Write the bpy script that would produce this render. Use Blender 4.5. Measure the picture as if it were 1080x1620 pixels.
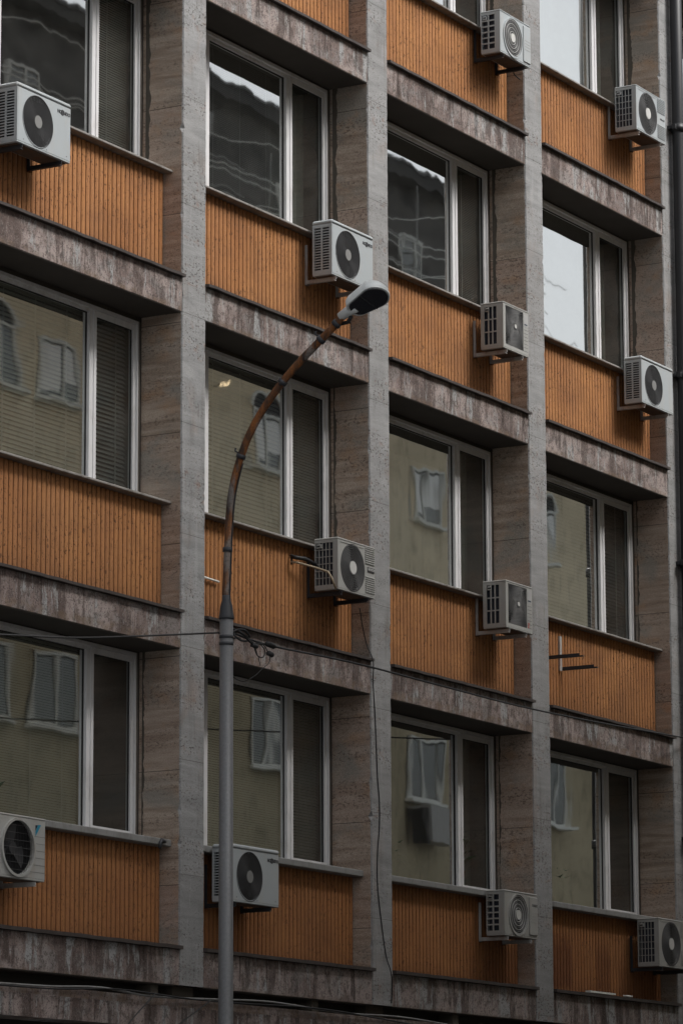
import bpy, math, random
from mathutils import Vector, Matrix
random.seed(7)
sc = bpy.context.scene
for o in list(bpy.data.objects): bpy.data.objects.remove(o)
R = math.radians

# ------------------------------------------------------------------ camera
CAM = (-29.708, -18.805, 1.762); YAW, PITCH, ROLL, FPX = 29.881, 10.740, -0.221, 6011.6
def cam_axes():
    a, p, r = R(YAW), R(PITCH), R(ROLL)
    f = Vector((math.cos(a)*math.cos(p), math.sin(a)*math.cos(p), math.sin(p)))
    ri = Vector((math.sin(a), -math.cos(a), 0)); up = ri.cross(f)
    return ri*math.cos(r)+up*math.sin(r), up*math.cos(r)-ri*math.sin(r), f
RI, UP, FW = cam_axes()
cd = bpy.data.cameras.new('camera'); cam = bpy.data.objects.new('camera', cd)
sc.collection.objects.link(cam); sc.camera = cam
cd.sensor_fit = 'HORIZONTAL'; cd.sensor_width = 36; cd.lens = FPX/1080*36
cd.clip_start = 0.5; cd.clip_end = 2000
m = Matrix(((RI.x, UP.x, -FW.x, CAM[0]), (RI.y, UP.y, -FW.y, CAM[1]), (RI.z, UP.z, -FW.z, CAM[2]), (0, 0, 0, 1)))
cam.matrix_world = m
def ray(u, v): return FW + RI*((u-540)/FPX) + UP*((810-v)/FPX)
def aty(u, v, y):                     # measured point of the photograph on a wall plane y = const
    d = ray(u, v); t = (y-CAM[1])/d.y; return Vector(CAM)+d*t
def atx(u, v, x):
    d = ray(u, v); t = (x-CAM[0])/d.x; return Vector(CAM)+d*t

# ------------------------------------------------------------------ world, sun, exposure
SUN_EL, SUN_AZ = 49, 170             # azimuth of the sun, degrees from +Y clockwise
w = bpy.data.worlds.new("World"); sc.world = w; w.use_nodes = True
nt = w.node_tree; bg = nt.nodes['Background']
sky = nt.nodes.new('ShaderNodeTexSky'); sky.sky_type = 'NISHITA'; sky.sun_disc = False
sky.sun_elevation = R(SUN_EL); sky.sun_rotation = R(SUN_AZ); sky.dust_density = 5; sky.air_density = 1.0
hs = nt.nodes.new('ShaderNodeHueSaturation'); hs.inputs['Saturation'].default_value = 0.22
nt.links.new(sky.outputs[0], hs.inputs['Color']); nt.links.new(hs.outputs[0], bg.inputs['Color'])
bg.inputs['Strength'].default_value = 0.08
sd = bpy.data.lights.new('sun', 'SUN'); sd.energy = 1.5; sd.angle = R(22); sd.color = (1, .97, .93)
so = bpy.data.objects.new('sun', sd); sc.collection.objects.link(so)
az = R(SUN_AZ); sdir = Vector((math.sin(az)*math.cos(R(SUN_EL)), math.cos(az)*math.cos(R(SUN_EL)), math.sin(R(SUN_EL))))
so.rotation_euler = (-sdir).to_track_quat('-Z', 'Y').to_euler()
so.location = sdir*60
sc.view_settings.view_transform = 'Standard'; sc.view_settings.look = 'None'
sc.view_settings.exposure = 1.0; sc.view_settings.gamma = 1
sc.cycles.use_denoising = True
sc.cycles.max_bounces = 8; sc.cycles.transparent_max_bounces = 16; sc.cycles.glossy_bounces = 4

# ------------------------------------------------------------------ material helpers
class NB:
    def __init__(s, name):
        s.m = bpy.data.materials.new(name); s.m.use_nodes = True; s.t = s.m.node_tree
        s.b = s.t.nodes['Principled BSDF']; s.out = s.t.nodes['Material Output']
    def n(s, typ, **kw):
        x = s.t.nodes.new(typ)
        for k, v in kw.items():
            if k[0] == '_': s.set(x, k[1:], v)
            else: setattr(x, k, v)
        return x
    def set(s, x, k, v):
        i = x.inputs[int(k)] if k.isdigit() else x.inputs[k.replace('_', ' ')]
        if isinstance(v, bpy.types.NodeSocket): s.t.links.new(v, i)
        else: i.default_value = v
    def pos(s): return s.n('ShaderNodeNewGeometry').outputs['Position']
    def map(s, v, scale, loc=(0, 0, 0)):
        return s.n('ShaderNodeMapping', _0=v, _Scale=scale, _Location=loc).outputs[0]
    def noise(s, v, scale=1, detail=4, rough=.55, dist=0):
        return s.n('ShaderNodeTexNoise', _Vector=v, _Scale=scale, _Detail=detail, _Roughness=rough, _Distortion=dist).outputs[0]
    def step(s, x, a, b, lo=0., hi=1.):
        return s.n('ShaderNodeMapRange', _0=x, _1=a, _2=b, _3=lo, _4=hi).outputs[0]
    def math(s, op, a, b=0., c=0.):
        x = s.n('ShaderNodeMath', operation=op, _0=a, _1=b)
        if op in ('MULTIPLY_ADD', 'WRAP'): s.set(x, '2', c)
        return x.outputs[0]
    def mix(s, f, a, b, mode='MIX'):
        x = s.n('ShaderNodeMix', data_type='RGBA', blend_type=mode)
        for i, v in ((0, f), (6, a), (7, b)):
            if isinstance(v, bpy.types.NodeSocket): s.t.links.new(v, x.inputs[i])
            else: x.inputs[i].default_value = v if i == 0 else (tuple(v)+(1,))[:4]
        return x.outputs[2]
    def sep(s, v): return s.n('ShaderNodeSeparateXYZ', _0=v).outputs
    def comb(s, x, y, z): return s.n('ShaderNodeCombineXYZ', _0=x, _1=y, _2=z).outputs[0]
    def wn(s, v): return s.n('ShaderNodeTexWhiteNoise', noise_dimensions='3D', _Vector=v).outputs[0]
    def bump(s, h, strength=.4, dist=.01):
        s.t.links.new(s.n('ShaderNodeBump', _Height=h, _Strength=strength, _Distance=dist).outputs[0], s.b.inputs['Normal'])
    def dim(s, col, k): return s.mix(1., col, (k, k, k), 'MULTIPLY')
    def fin(s, col, rough=.85, spec=.3, metal=0.):
        for k, v in (('Base Color', col), ('Roughness', rough), ('Specular IOR Level', spec), ('Metallic', metal)):
            if isinstance(v, bpy.types.NodeSocket): s.t.links.new(v, s.b.inputs[k])
            else: s.b.inputs[k].default_value = (tuple(v)+(1,))[:4] if k == 'Base Color' else v
        return s.m

def slab_joint(b, p, pitch, off):
    """dark joint lines between stone slabs and a random value per slab"""
    x, y, z = b.sep(p)
    col = b.math('FLOOR', b.math('DIVIDE', b.math('ADD', x, 7.8), 3.606))
    zz = b.math('ADD', b.math('DIVIDE', b.math('ADD', z, off), pitch), b.math('MULTIPLY', b.wn(b.comb(col, 0., 0.)), .6))
    fr = b.math('FRACT', zz); sid = b.wn(b.comb(col, 3., b.math('FLOOR', zz)))
    line = b.math('LESS_THAN', fr, .007)
    return line, sid

def mat_travertine():
    b = NB('travertine_brown'); p = b.pos()
    st = b.noise(b.map(p, (1.1, 1.1, 13)), 1, 7, .62, .35)
    lg = b.noise(b.map(p, (1.3, 1.3, 1.9)), 1, 5, .6, .5)
    line, sid = slab_joint(b, p, 1.07, .32)
    c = b.mix(b.step(st, .38, .60), (.205, .160, .125), (.335, .275, .225))
    c = b.mix(b.math('MULTIPLY', sid, .5), c, (.30, .22, .185))
    c = b.mix(b.math('MULTIPLY', b.step(lg, .5, .62), .75), c, (.205, .195, .175))
    warm = b.noise(b.map(p, (2.5, 2.5, 4), (5, 3, 1)), 1, 4, .6)
    c = b.mix(b.math('MULTIPLY', b.step(warm, .55, .7), .5), c, (.32, .19, .11))
    band = b.noise(b.map(p, (.5, .5, 5), (2, 1, 7)), 1, 3)
    pit = b.noise(b.map(p, (26, 26, 50)), 1, 3, .6)
    pm = b.math('MULTIPLY', b.step(pit, .55, .60), b.step(band, .40, .6))
    c = b.mix(b.math('MULTIPLY', pm, .6), c, (.07, .05, .04))
    c = b.mix(b.math('MULTIPLY', line, .8), c, (.05, .042, .036))
    gr = b.noise(p, 120, 2)
    c = b.mix(.6, c, b.mix(b.step(gr, .3, .7), (.4, .4, .4), (1.45, 1.45, 1.45)), 'MULTIPLY')
    h = b.math('SUBTRACT', b.math('MULTIPLY', st, .6), b.math('ADD', pm, line))
    b.bump(h, .5, .006)
    return b.fin(b.dim(c, 1.42), .9, .2)

def mat_pilaster():
    b = NB('travertine_grey'); p = b.pos()
    st = b.noise(b.map(p, (1.6, 1.6, 9)), 1, 7, .68, .5)
    lg = b.noise(b.map(p, (2.0, 2.0, 1.3)), 1, 5, .6, .4)
    line, sid = slab_joint(b, p, 1.07, .22)
    c = b.mix(b.step(st, .36, .64), (.255, .258, .26), (.37, .37, .372))
    c = b.mix(b.math('MULTIPLY', sid, .35), c, (.24, .235, .23))
    c = b.mix(b.math('MULTIPLY', b.step(lg, .55, .72), .55), c, (.34, .27, .235))
    band = b.noise(b.map(p, (.9, .9, 3.5), (2, 1, 3)), 1, 3)
    pit = b.noise(b.map(p, (26, 26, 44)), 1, 4, .65)
    pm = b.math('MULTIPLY', b.step(pit, .555, .60), b.step(band, .42, .6))
    c = b.mix(b.math('MULTIPLY', pm, .85), c, (.06, .048, .042))
    rn = b.noise(b.map(p, (9, 9, .8), (3, 3, 3)), 1, 5, .7)
    c = b.mix(b.math('MULTIPLY', b.math('MULTIPLY', b.step(rn, .50, .62), b.step(lg, .42, .6)), .5), c, (.15, .14, .13))
    c = b.mix(b.math('MULTIPLY', b.step(rn, .42, .34), .4), c, (.42, .42, .42))
    rs = b.math('MULTIPLY', b.step(b.noise(b.map(p, (9, 9, 14), (1, 8, 2)), 1, 5), .55, .68), b.step(band, .5, .6))
    c = b.mix(b.math('MULTIPLY', rs, .5), c, (.25, .15, .11))
    c = b.mix(b.math('MULTIPLY', line, .55), c, (.09, .085, .08))
    gr = b.noise(p, 110, 2)
    c = b.mix(.5, c, b.mix(b.step(gr, .3, .7), (.5, .5, .5), (1.4, 1.4, 1.4)), 'MULTIPLY')
    b.bump(b.math('SUBTRACT', b.math('MULTIPLY', st, .5), b.math('ADD', pm, line)), .45, .005)
    return b.fin(b.dim(c, .92), .9, .2)

def mat_beam():
    b = NB('stained_red_stone'); p = b.pos()
    x, y, z = b.sep(p)
    t = b.math('SUBTRACT', b.math('MULTIPLY', b.math('FRACT', b.math('DIVIDE', b.math('SUBTRACT', z, 3.8), 3.2)), 3.2), .2)
    lg = b.noise(b.map(p, (1.6, 1.6, 1.3)), 1, 6, .65, .4)
    c = b.mix(b.step(lg, .46, .54), (.19, .146, .134), (.325, .27, .252))
    c = b.mix(b.math('MULTIPLY', b.step(b.noise(b.map(p, (3, 3, 5), (9, 9, 9)), 1, 4), .5, .6), .5), c, (.22, .215, .21))
    # mineral runs of differing length hanging from the flashing
    def run(sx, loc, lo, hi, length, k, colr, c):
        n_ = b.noise(b.map(p, (sx, 1, .55), loc), 1, 6, .72, .15)
        ln = b.noise(b.map(b.comb(x, 0., 0.), (sx*.7, 1, 1), loc), 1, 2)
        reach = b.step(b.math('SUBTRACT', t, b.math('MULTIPLY_ADD', ln, -length, .36)), -.03, .03)
        return b.mix(b.math('MULTIPLY', b.math('MULTIPLY', b.step(n_, lo, hi), reach), k), c, colr)
    c = run(2.6, (4, 0, 9), .50, .56, .9, .75, (.085, .062, .055), c)
    c = run(3.0, (0, 0, 0), .55, .58, .8, .9, (.33, .335, .335), c)
    c = run(7., (7, 0, 2), .59, .63, .7, .7, (.36, .36, .35), c)
    c = run(4.5, (2, 0, 5), .55, .60, .6, .75, (.05, .036, .032), c)
    blot = b.noise(b.map(p, (11, 11, 11)), 1, 6, .75)
    c = b.mix(b.math('MULTIPLY', b.step(blot, .53, .58), .6), c, (.07, .055, .05))
    sp = b.noise(p, 60, 3, .7)
    c = b.mix(b.math('MULTIPLY', b.step(sp, .55, .62), .7), c, (.05, .04, .037))
    sp2 = b.noise(b.map(p, (1, 1, 1), (8, 8, 8)), 70, 3, .7)
    c = b.mix(b.math('MULTIPLY', b.step(sp2, .58, .66), .45), c, (.36, .34, .32))
    line = b.math('LESS_THAN', b.math('FRACT', b.math('DIVIDE', b.math('ADD', x, .25), 1.2)), .004)
    c = b.mix(b.math('MULTIPLY', line, .7), c, (.04, .035, .03))
    edge = b.math('MULTIPLY', b.step(t, .035, .0), b.step(b.noise(b.map(p, (9, 9, 9)), 1, 3), .4, .6))
    c = b.mix(b.math('MULTIPLY', edge, .5), c, (.16, .11, .07))
    b.bump(b.math('SUBTRACT', b.math('MULTIPLY', lg, .4), b.step(sp, .55, .62)), .5, .004)
    return b.fin(c, .9, .2)

def mat_panel(patches):
    b = NB('ochre_ribbed_panel'); p = b.pos()
    x, y, z = b.sep(p)
    lg = b.noise(b.map(p, (1.2, 1, .8)), 1, 4)
    rib = b.wn(b.comb(b.math('FLOOR', b.math('DIVIDE', x, .0748)), 1., b.math('FLOOR', b.math('DIVIDE', z, 3.2))))
    c = b.mix(b.step(lg, .35, .65), (.33, .142, .052), (.44, .205, .078))
    c = b.mix(b.math('MULTIPLY', rib, .5), c, (.35, .165, .075))
    run = b.noise(b.map(p, (24, 1, .8)), 1, 4, .6)
    c = b.mix(b.math('MULTIPLY', b.step(run, .54, .7), .45), c, (.25, .105, .045))
    sp = b.noise(b.map(p, (48, 48, 26)), 1, 4, .7)
    cl = b.noise(b.map(p, (2.2, 1, 2.2)), 1, 4)
    pm = b.math('MULTIPLY', b.step(sp, .572, .605), b.step(cl, .42, .55, .35, 1.))
    c = b.mix(b.math('MULTIPLY', pm, .8), c, (.06, .028, .014))
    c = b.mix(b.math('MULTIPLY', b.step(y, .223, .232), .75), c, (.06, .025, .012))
    pale = b.noise(b.map(p, (60, 60, 30), (5, 5, 5)), 1, 3)
    c = b.mix(b.math('MULTIPLY', b.step(pale, .66, .72), .3), c, (.62, .42, .3))
    gr = b.noise(b.map(p, (1.1, 1, 1.6), (3, 3, 3)), 1, 6, .7, .3)
    c = b.mix(b.math('MULTIPLY', b.step(gr, .46, .66), .55), c, (.20, .095, .045))
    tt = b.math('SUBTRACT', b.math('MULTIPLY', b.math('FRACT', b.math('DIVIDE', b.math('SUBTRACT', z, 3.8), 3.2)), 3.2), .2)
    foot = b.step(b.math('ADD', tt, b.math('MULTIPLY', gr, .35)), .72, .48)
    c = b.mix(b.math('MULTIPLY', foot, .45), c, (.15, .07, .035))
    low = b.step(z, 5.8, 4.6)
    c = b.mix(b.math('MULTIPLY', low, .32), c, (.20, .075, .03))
    for (x0, x1, z0, z1, k) in patches:
        ed = b.noise(b.map(p, (14, 1, 5)), 1, 4)
        xx = b.math('ADD', x, b.math('MULTIPLY', b.math('SUBTRACT', ed, .5), .12))
        zz = b.math('ADD', z, b.math('MULTIPLY', b.math('SUBTRACT', ed, .5), .3))
        f = b.math('MULTIPLY', b.math('MULTIPLY', b.math('GREATER_THAN', xx, x0), b.math('LESS_THAN', xx, x1)),
                   b.math('MULTIPLY', b.step(zz, z0, z0+.06), b.step(zz, z1+.05, z1-.2)))
        c = b.mix(b.math('MULTIPLY', f, k), c, (.10, .032, .016))
    b.bump(b.math('SUBTRACT', 0., pm), .5, .004)
    return b.fin(c, .8, .25)

def simple(name, col, rough=.6, metal=0., spec=.4, var=.12, scale=9, bump=0., dirt=None, dk=.5):
    b = NB(name); p = b.pos(); nz = b.noise(p, scale, 5, .6)
    lo = tuple(v*(1-var) for v in col); hi = tuple(v*(1+var) for v in col)
    c = b.mix(nz, lo, hi)
    if dirt:
        d = b.noise(b.map(p, (7, 7, 2.5), (3, 1, 2)), 1, 6, .7)
        c = b.mix(b.math('MULTIPLY', b.step(d, .5, .68), dk), c, dirt)
    if bump: b.bump(b.noise(p, scale*6, 3), bump, .003)
    return b.fin(c, rough, spec, metal)

def mat_rust_pipe():
    b = NB('rusty_steel'); p = b.pos()
    n1 = b.noise(b.map(p, (14, 14, 3)), 1, 6, .65); n2 = b.noise(p, 60, 3)
    c = b.mix(b.step(n1, .40, .62), (.035, .024, .019), (.23, .085, .024))
    c = b.mix(b.math('MULTIPLY', b.step(b.noise(b.map(p, (6, 6, 2), (3, 3, 3)), 1, 4), .52, .6), .8), c, (.17, .16, .15))
    c = b.mix(b.math('MULTIPLY', b.step(n2, .5, .7), .6), c, (.04, .022, .015))
    b.bump(n2, .4, .003)
    return b.fin(c, .8, .3)

def mat_galv():
    b = NB('galvanised_steel'); p = b.pos()
    n1 = b.noise(p, 45, 4, .7); n2 = b.noise(b.map(p, (5, 5, 1.2)), 1, 4)
    c = b.mix(n1, (.075, .077, .08), (.165, .168, .175))
    c = b.mix(b.math('MULTIPLY', b.step(n2, .5, .7), .5), c, (.12, .12, .125))
    return b.fin(c, .55, .5, .35)

def mat_glass(name='window_glass', k=7.5):
    b = NB(name); t = b.t; p = b.pos()
    t.nodes.remove(b.b)
    nz = b.noise(b.map(p, (1.1, 1.1, .75)), 1, 1.5, .4)
    nz2 = b.noise(b.map(p, (3.2, 3.2, 1.7), (4, 4, 4)), 1, 1, .4)
    h = b.math('MULTIPLY_ADD', nz2, .16, nz)
    bm = b.n('ShaderNodeBump', _Height=h, _Strength=1.0, _Distance=.0034).outputs[0]
    fr = b.n('ShaderNodeFresnel', _IOR=1.5, _Normal=bm).outputs[0]
    sm = b.noise(b.map(p, (2, 2, 3), (7, 7, 1)), 1, 5, .65)
    fac = b.math('MULTIPLY_ADD', fr, k, .05)
    gl = b.n('ShaderNodeBsdfGlossy', _Color=(.93, .955, .945, 1), _Roughness=.022, _Normal=bm).outputs[0]
    tr = b.n('ShaderNodeBsdfTransparent', _Color=(.78, .83, .80, 1)).outputs[0]
    mx = b.n('ShaderNodeMixShader', _0=b.math('MINIMUM', fac, .86), _1=tr, _2=gl).outputs[0]
    # thin film of street dust
    df = b.n('ShaderNodeBsdfDiffuse', _Color=(.34, .34, .32, 1)).outputs[0]
    mx2 = b.n('ShaderNodeMixShader', _0=b.step(sm, .35, .75, .01, .07), _1=mx, _2=df).outputs[0]
    t.links.new(mx2, b.out.inputs['Surface'])
    return b.m

M = {}
M['side'] = mat_travertine(); M['front'] = mat_pilaster(); M['beam'] = mat_beam()
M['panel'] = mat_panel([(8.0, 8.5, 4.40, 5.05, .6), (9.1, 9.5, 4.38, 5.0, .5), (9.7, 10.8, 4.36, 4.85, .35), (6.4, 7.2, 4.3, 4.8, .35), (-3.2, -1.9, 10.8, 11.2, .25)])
M['core'] = simple('rough_cement', (.085, .075, .062), .95, bump=.6, scale=20)
M['mortar'] = simple('old_mortar', (.13, .115, .10), .95, bump=.6, scale=14, var=.4)
M['soffit'] = simple('soffit_shade_tone', (.052, .045, .039), .95, scale=2, var=.35, dirt=(.05, .042, .036))  # base colour lowered to deepen the shade on the undersides
M['flash'] = simple('dark_metal_flashing', (.055, .045, .042), .6, spec=.4, dirt=(.02, .016, .014))
M['sill'] = simple('metal_sill', (.24, .225, .21), .6, scale=3, dirt=(.08, .065, .05), dk=.8)
M['stone_sill'] = simple('stone_sill', (.22, .22, .215), .8, scale=5, dirt=(.08, .07, .06))
M['pvc'] = simple('white_window_plastic', (.62, .62, .63), .45, var=.05, scale=2, dirt=(.38, .36, .34), dk=.45)
M['gasket'] = simple('black_gasket', (.02, .02, .02), .7)
M['glass'] = mat_glass(); M['dim_glass'] = mat_glass('old_window_glass', 1.0); M['sash_glass'] = mat_glass('sash_glass', 1.9)
M['blind'] = simple('blind_slat', (.74, .74, .66), .6, var=.08)
M['blind_black'] = simple('dark_blind', (.12, .12, .115), .6, var=.08)
M['blind_dark'] = simple('dark_blind_slat', (.36, .365, .35), .6, var=.08)
M['tape'] = simple('blind_tape', (.72, .73, .68), .8)
M['room'] = simple('room_paint', (.20, .195, .18), .9)
M['white'] = simple('white_casing_paint', (.37, .40, .415), .42, var=.05, scale=3, dirt=(.40, .37, .33), dk=.35)
M['cream'] = simple('aged_casing_paint', (.34, .34, .325), .5, var=.06, scale=3, dirt=(.28, .25, .20), dk=.45)
M['under'] = simple('rusty_casing_base', (.10, .07, .05), .85, scale=14, var=.4, dirt=(.16, .06, .02))
M['black'] = simple('black_plastic', (.012, .012, .013), .6)
M['fan'] = simple('fan_plastic', (.05, .05, .052), .5)
M['fan_grey'] = simple('fan_guard_wire', (.13, .13, .13), .5)
M['fan_pale'] = simple('pale_guard_wire', (.36, .36, .355), .5)
M['hub'] = simple('fan_hub', (.52, .52, .50), .5)
M['hub_dim'] = simple('dusty_fan_hub', (.20, .20, .195), .6)
M['coil'] = simple('condenser_coil', (.035, .04, .055), .5, metal=.3, scale=80, var=.5)
M['br_white'] = simple('white_bracket_steel', (.42, .42, .41), .55, dirt=(.20, .07, .025), dk=.6)
M['br_black'] = simple('black_bracket_steel', (.03, .032, .037), .6)
M['rust'] = mat_rust_pipe(); M['galv'] = mat_galv()
M['label_red'] = simple('label_red', (.45, .05, .05), .5)
M['print'] = simple('logo_print', (.05, .05, .055), .5)
M['blue'] = simple('logo_blue', (.02, .20, .30), .5)
M['navy'] = simple('logo_navy', (.015, .03, .05), .5)
M['hose'] = simple('aged_hose', (.30, .245, .17), .7)
M['rubber'] = simple('black_cable_rubber', (.015, .015, .016), .6)
M['pipe'] = simple('dark_drain_pipe', (.018, .019, .022), .45, spec=.5)
M['lampcase'] = simple('lamp_housing_paint', (.62, .65, .65), .4, var=.05, dirt=(.30, .29, .26), dk=.3)
M['lens'] = simple('dark_lamp_lens', (.02, .02, .026), .25, spec=.6)
M['leaf'] = simple('leaf', (.05, .085, .03), .6, var=.5, scale=30)
M['petal'] = simple('petal', (.5, .38, .36), .7, var=.3, scale=30)
M['pot'] = simple('clay_pot', (.25, .10, .06), .8)
M['asphalt'] = simple('asphalt_surface', (.05, .05, .052), .9, scale=30, bump=.4)
M['paving'] = simple('paving_stone', (.20, .195, .185), .9, scale=6, bump=.3)
M['kerb'] = simple('kerb_stone', (.26, .26, .25), .9, scale=6)
M['yellow'] = simple('ochre_render', (.70, .60, .42), .95, scale=.8, var=.32, dirt=(.33, .28, .18), dk=.85)
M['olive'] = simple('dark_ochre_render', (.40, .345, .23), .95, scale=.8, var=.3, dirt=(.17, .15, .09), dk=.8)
M['grey_wall'] = simple('grey_render', (.16, .15, .14), .95, scale=1.2, var=.2)
M['slate'] = simple('dark_roof_tile', (.075, .072, .068), .9, scale=5, var=.3)
M['shop'] = simple('dark_shopfront', (.03, .028, .026), .6)
M['wood'] = simple('curtain_cloth', (.62, .62, .58), .9, var=.1)
M['sheet'] = simple('white_sheet_cloth', (.86, .87, .84), .9, var=.04)
M['grey_cloth'] = simple('grey_curtain_cloth', (.30, .31, .295), .95, var=.2)
def mat_emit(name, col, s):
    b = NB(name); b.fin(col); b.b.inputs['Emission Color'].default_value = (*col, 1); b.b.inputs['Emission Strength'].default_value = s; return b.m
M['lit'] = mat_emit('lit_bulb', (1, .75, .45), 1.2)

# ------------------------------------------------------------------ mesh helpers
class MB:
    def __init__(s): s.v = []; s.f = []; s.mi = []; s.sm = []; s.mats = []
    def idx(s, mat):
        if mat not in s.mats: s.mats.append(mat)
        return s.mats.index(mat)
    def add(s, vs, fs, mat, smooth=False):
        o = len(s.v); s.v += [tuple(q) for q in vs]; k = s.idx(mat)
        for f in fs: s.f.append(tuple(i+o for i in f)); s.mi.append(k); s.sm.append(smooth)
    def box(s, x0, x1, y0, y1, z0, z1, mat):
        s.add([(x0, y0, z0), (x1, y0, z0), (x1, y1, z0), (x0, y1, z0), (x0, y0, z1), (x1, y0, z1), (x1, y1, z1), (x0, y1, z1)],
              [(0, 3, 2, 1), (4, 5, 6, 7), (0, 1, 5, 4), (1, 2, 6, 5), (2, 3, 7, 6), (3, 0, 4, 7)], mat)
    def bbox(s, x0, x1, y0, y1, z0, z1, mat, r=.012):       # box with chamfered edges (rounded in plan and section)
        xs = [x0, x0+r, x1-r, x1]; ys = [y0, y0+r, y1-r, y1]; zs = [z0, z0+r, z1-r, z1]
        vs = []; ix = {}
        def v(a, b_, c):
            k = (a, b_, c)
            if k not in ix: ix[k] = len(vs); vs.append((xs[a], ys[b_], zs[c]))
            return ix[k]
        f = [(v(1,1,0),v(1,2,0),v(2,2,0),v(2,1,0)), (v(1,1,3),v(2,1,3),v(2,2,3),v(1,2,3)),
             (v(1,0,1),v(2,0,1),v(2,0,2),v(1,0,2)), (v(1,3,1),v(1,3,2),v(2,3,2),v(2,3,1)),
             (v(0,1,1),v(0,1,2),v(0,2,2),v(0,2,1)), (v(3,1,1),v(3,2,1),v(3,2,2),v(3,1,2)),
             (v(1,0,2),v(2,0,2),v(2,1,3),v(1,1,3)), (v(1,0,1),v(1,1,0),v(2,1,0),v(2,0,1)),
             (v(1,3,2),v(1,2,3),v(2,2,3),v(2,3,2)), (v(1,3,1),v(2,3,1),v(2,2,0),v(1,2,0)),
             (v(0,1,2),v(1,1,3),v(1,2,3),v(0,2,2)), (v(3,1,2),v(3,2,2),v(2,2,3),v(2,1,3)),
             (v(0,1,1),v(0,2,1),v(1,2,0),v(1,1,0)), (v(3,1,1),v(2,1,0),v(2,2,0),v(3,2,1)),
             (v(0,1,1),v(1,0,1),v(1,0,2),v(0,1,2)), (v(3,1,1),v(3,1,2),v(2,0,2),v(2,0,1)),
             (v(0,2,1),v(0,2,2),v(1,3,2),v(1,3,1)), (v(3,2,1),v(2,3,1),v(2,3,2),v(3,2,2)),
             (v(0,1,2),v(1,0,2),v(1,1,3)), (v(3,1,2),v(2,1,3),v(2,0,2)), (v(0,2,2),v(1,2,3),v(1,3,2)), (v(3,2,2),v(2,3,2),v(2,2,3)),
             (v(0,1,1),v(1,1,0),v(1,0,1)), (v(3,1,1),v(2,0,1),v(2,1,0)), (v(0,2,1),v(1,3,1),v(1,2,0)), (v(3,2,1),v(2,2,0),v(2,3,1))]
        s.add(vs, f, mat)
    def tube(s, pts, r, mat, n=8, cap=True):
        pts = [Vector(p) for p in pts]; rs = r if isinstance(r, (list, tuple)) else [r]*len(pts)
        vs = []; fs = []; prev = None
        for i, p in enumerate(pts):
            t = (pts[min(i+1, len(pts)-1)]-pts[max(i-1, 0)])
            t = t.normalized() if t.length > 1e-9 else Vector((0, 0, 1))
            if prev is None: prev = t.cross(Vector((0, 0, 1)) if abs(t.z) < .9 else Vector((1, 0, 0))).normalized()
            a = (prev-t*prev.dot(t)).normalized(); prev = a; b_ = t.cross(a)
            for j in range(n):
                q = 2*math.pi*j/n; vs.append(p+(a*math.cos(q)+b_*math.sin(q))*rs[i])
        for i in range(len(pts)-1):
            for j in range(n):
                k = (j+1) % n; fs.append((i*n+j, i*n+k, (i+1)*n+k, (i+1)*n+j))
        if cap: fs.append(tuple(range(n-1, -1, -1))); fs.append(tuple((len(pts)-1)*n+j for j in range(n)))
        s.add(vs, fs, mat, True)
    def disc(s, cx, cz, r, y0, y1, mat, n=32, smooth=False):   # a puck whose axis is Y, front at y0
        vs = [(cx+r*math.cos(2*math.pi*i/n), y, cz+r*math.sin(2*math.pi*i/n)) for y in (y0, y1) for i in range(n)]
        fs = [tuple(range(n)), tuple(range(2*n-1, n-1, -1))]+[(i, (i+1) % n+0, (i+1) % n+n, i+n)[::-1] for i in range(n)]
        s.add(vs, fs, mat)
    def ring(s, cx, cz, r0, r1, y0, y1, mat, n=40):
        vs = []
        for r, y in ((r0, y0), (r1, y0), (r1, y1), (r0, y1)):
            vs += [(cx+r*math.cos(2*math.pi*i/n), y, cz+r*math.sin(2*math.pi*i/n)) for i in range(n)]
        fs = []
        for q in range(4):
            for i in range(n):
                k = (i+1) % n; a = q*n; c = ((q+1) % 4)*n; fs.append((a+i, a+k, c+k, c+i))
        s.add(vs, fs, mat)
    def build(s, name, parent=None, **tags):
        me = bpy.data.meshes.new(name); me.from_pydata(s.v, [], s.f)
        for mt in s.mats: me.materials.append(M[mt])
        me.polygons.foreach_set('material_index', s.mi); me.polygons.foreach_set('use_smooth', s.sm)
        me.update()
        o = bpy.data.objects.new(name, me); sc.collection.objects.link(o)
        if parent: o.parent = parent
        for k, v in tags.items(): o[k] = v
        return o
def thing(name, label, cat, loc=(0, 0, 0), group=None):
    o = bpy.data.objects.new(name, None); sc.collection.objects.link(o); o.location = loc
    o['label'] = label; o['category'] = cat
    if group: o['group'] = group
    return o
def tag(o, label, cat, group=None):
    o['label'] = label; o['category'] = cat
    if group: o['group'] = group
    return o
def text_mesh(txt, size, loc, mat, parent, name='lettering', depth=.0015, space=1.0, shear=0):
    cu = bpy.data.curves.new(name, 'FONT'); cu.body = txt; cu.size = size; cu.extrude = depth
    cu.align_x = 'CENTER'; cu.align_y = 'CENTER'; cu.space_character = space; cu.offset = size*.025
    to = bpy.data.objects.new(name, cu); sc.collection.objects.link(to)
    dg = bpy.context.evaluated_depsgraph_get(); me = bpy.data.meshes.new_from_object(to.evaluated_get(dg))
    bpy.data.objects.remove(to); me.materials.clear(); me.materials.append(M[mat])
    o = bpy.data.objects.new(name, me); sc.collection.objects.link(o); o.parent = parent
    o.rotation_euler = (R(90), 0, 0); o.location = loc
    return o

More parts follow.
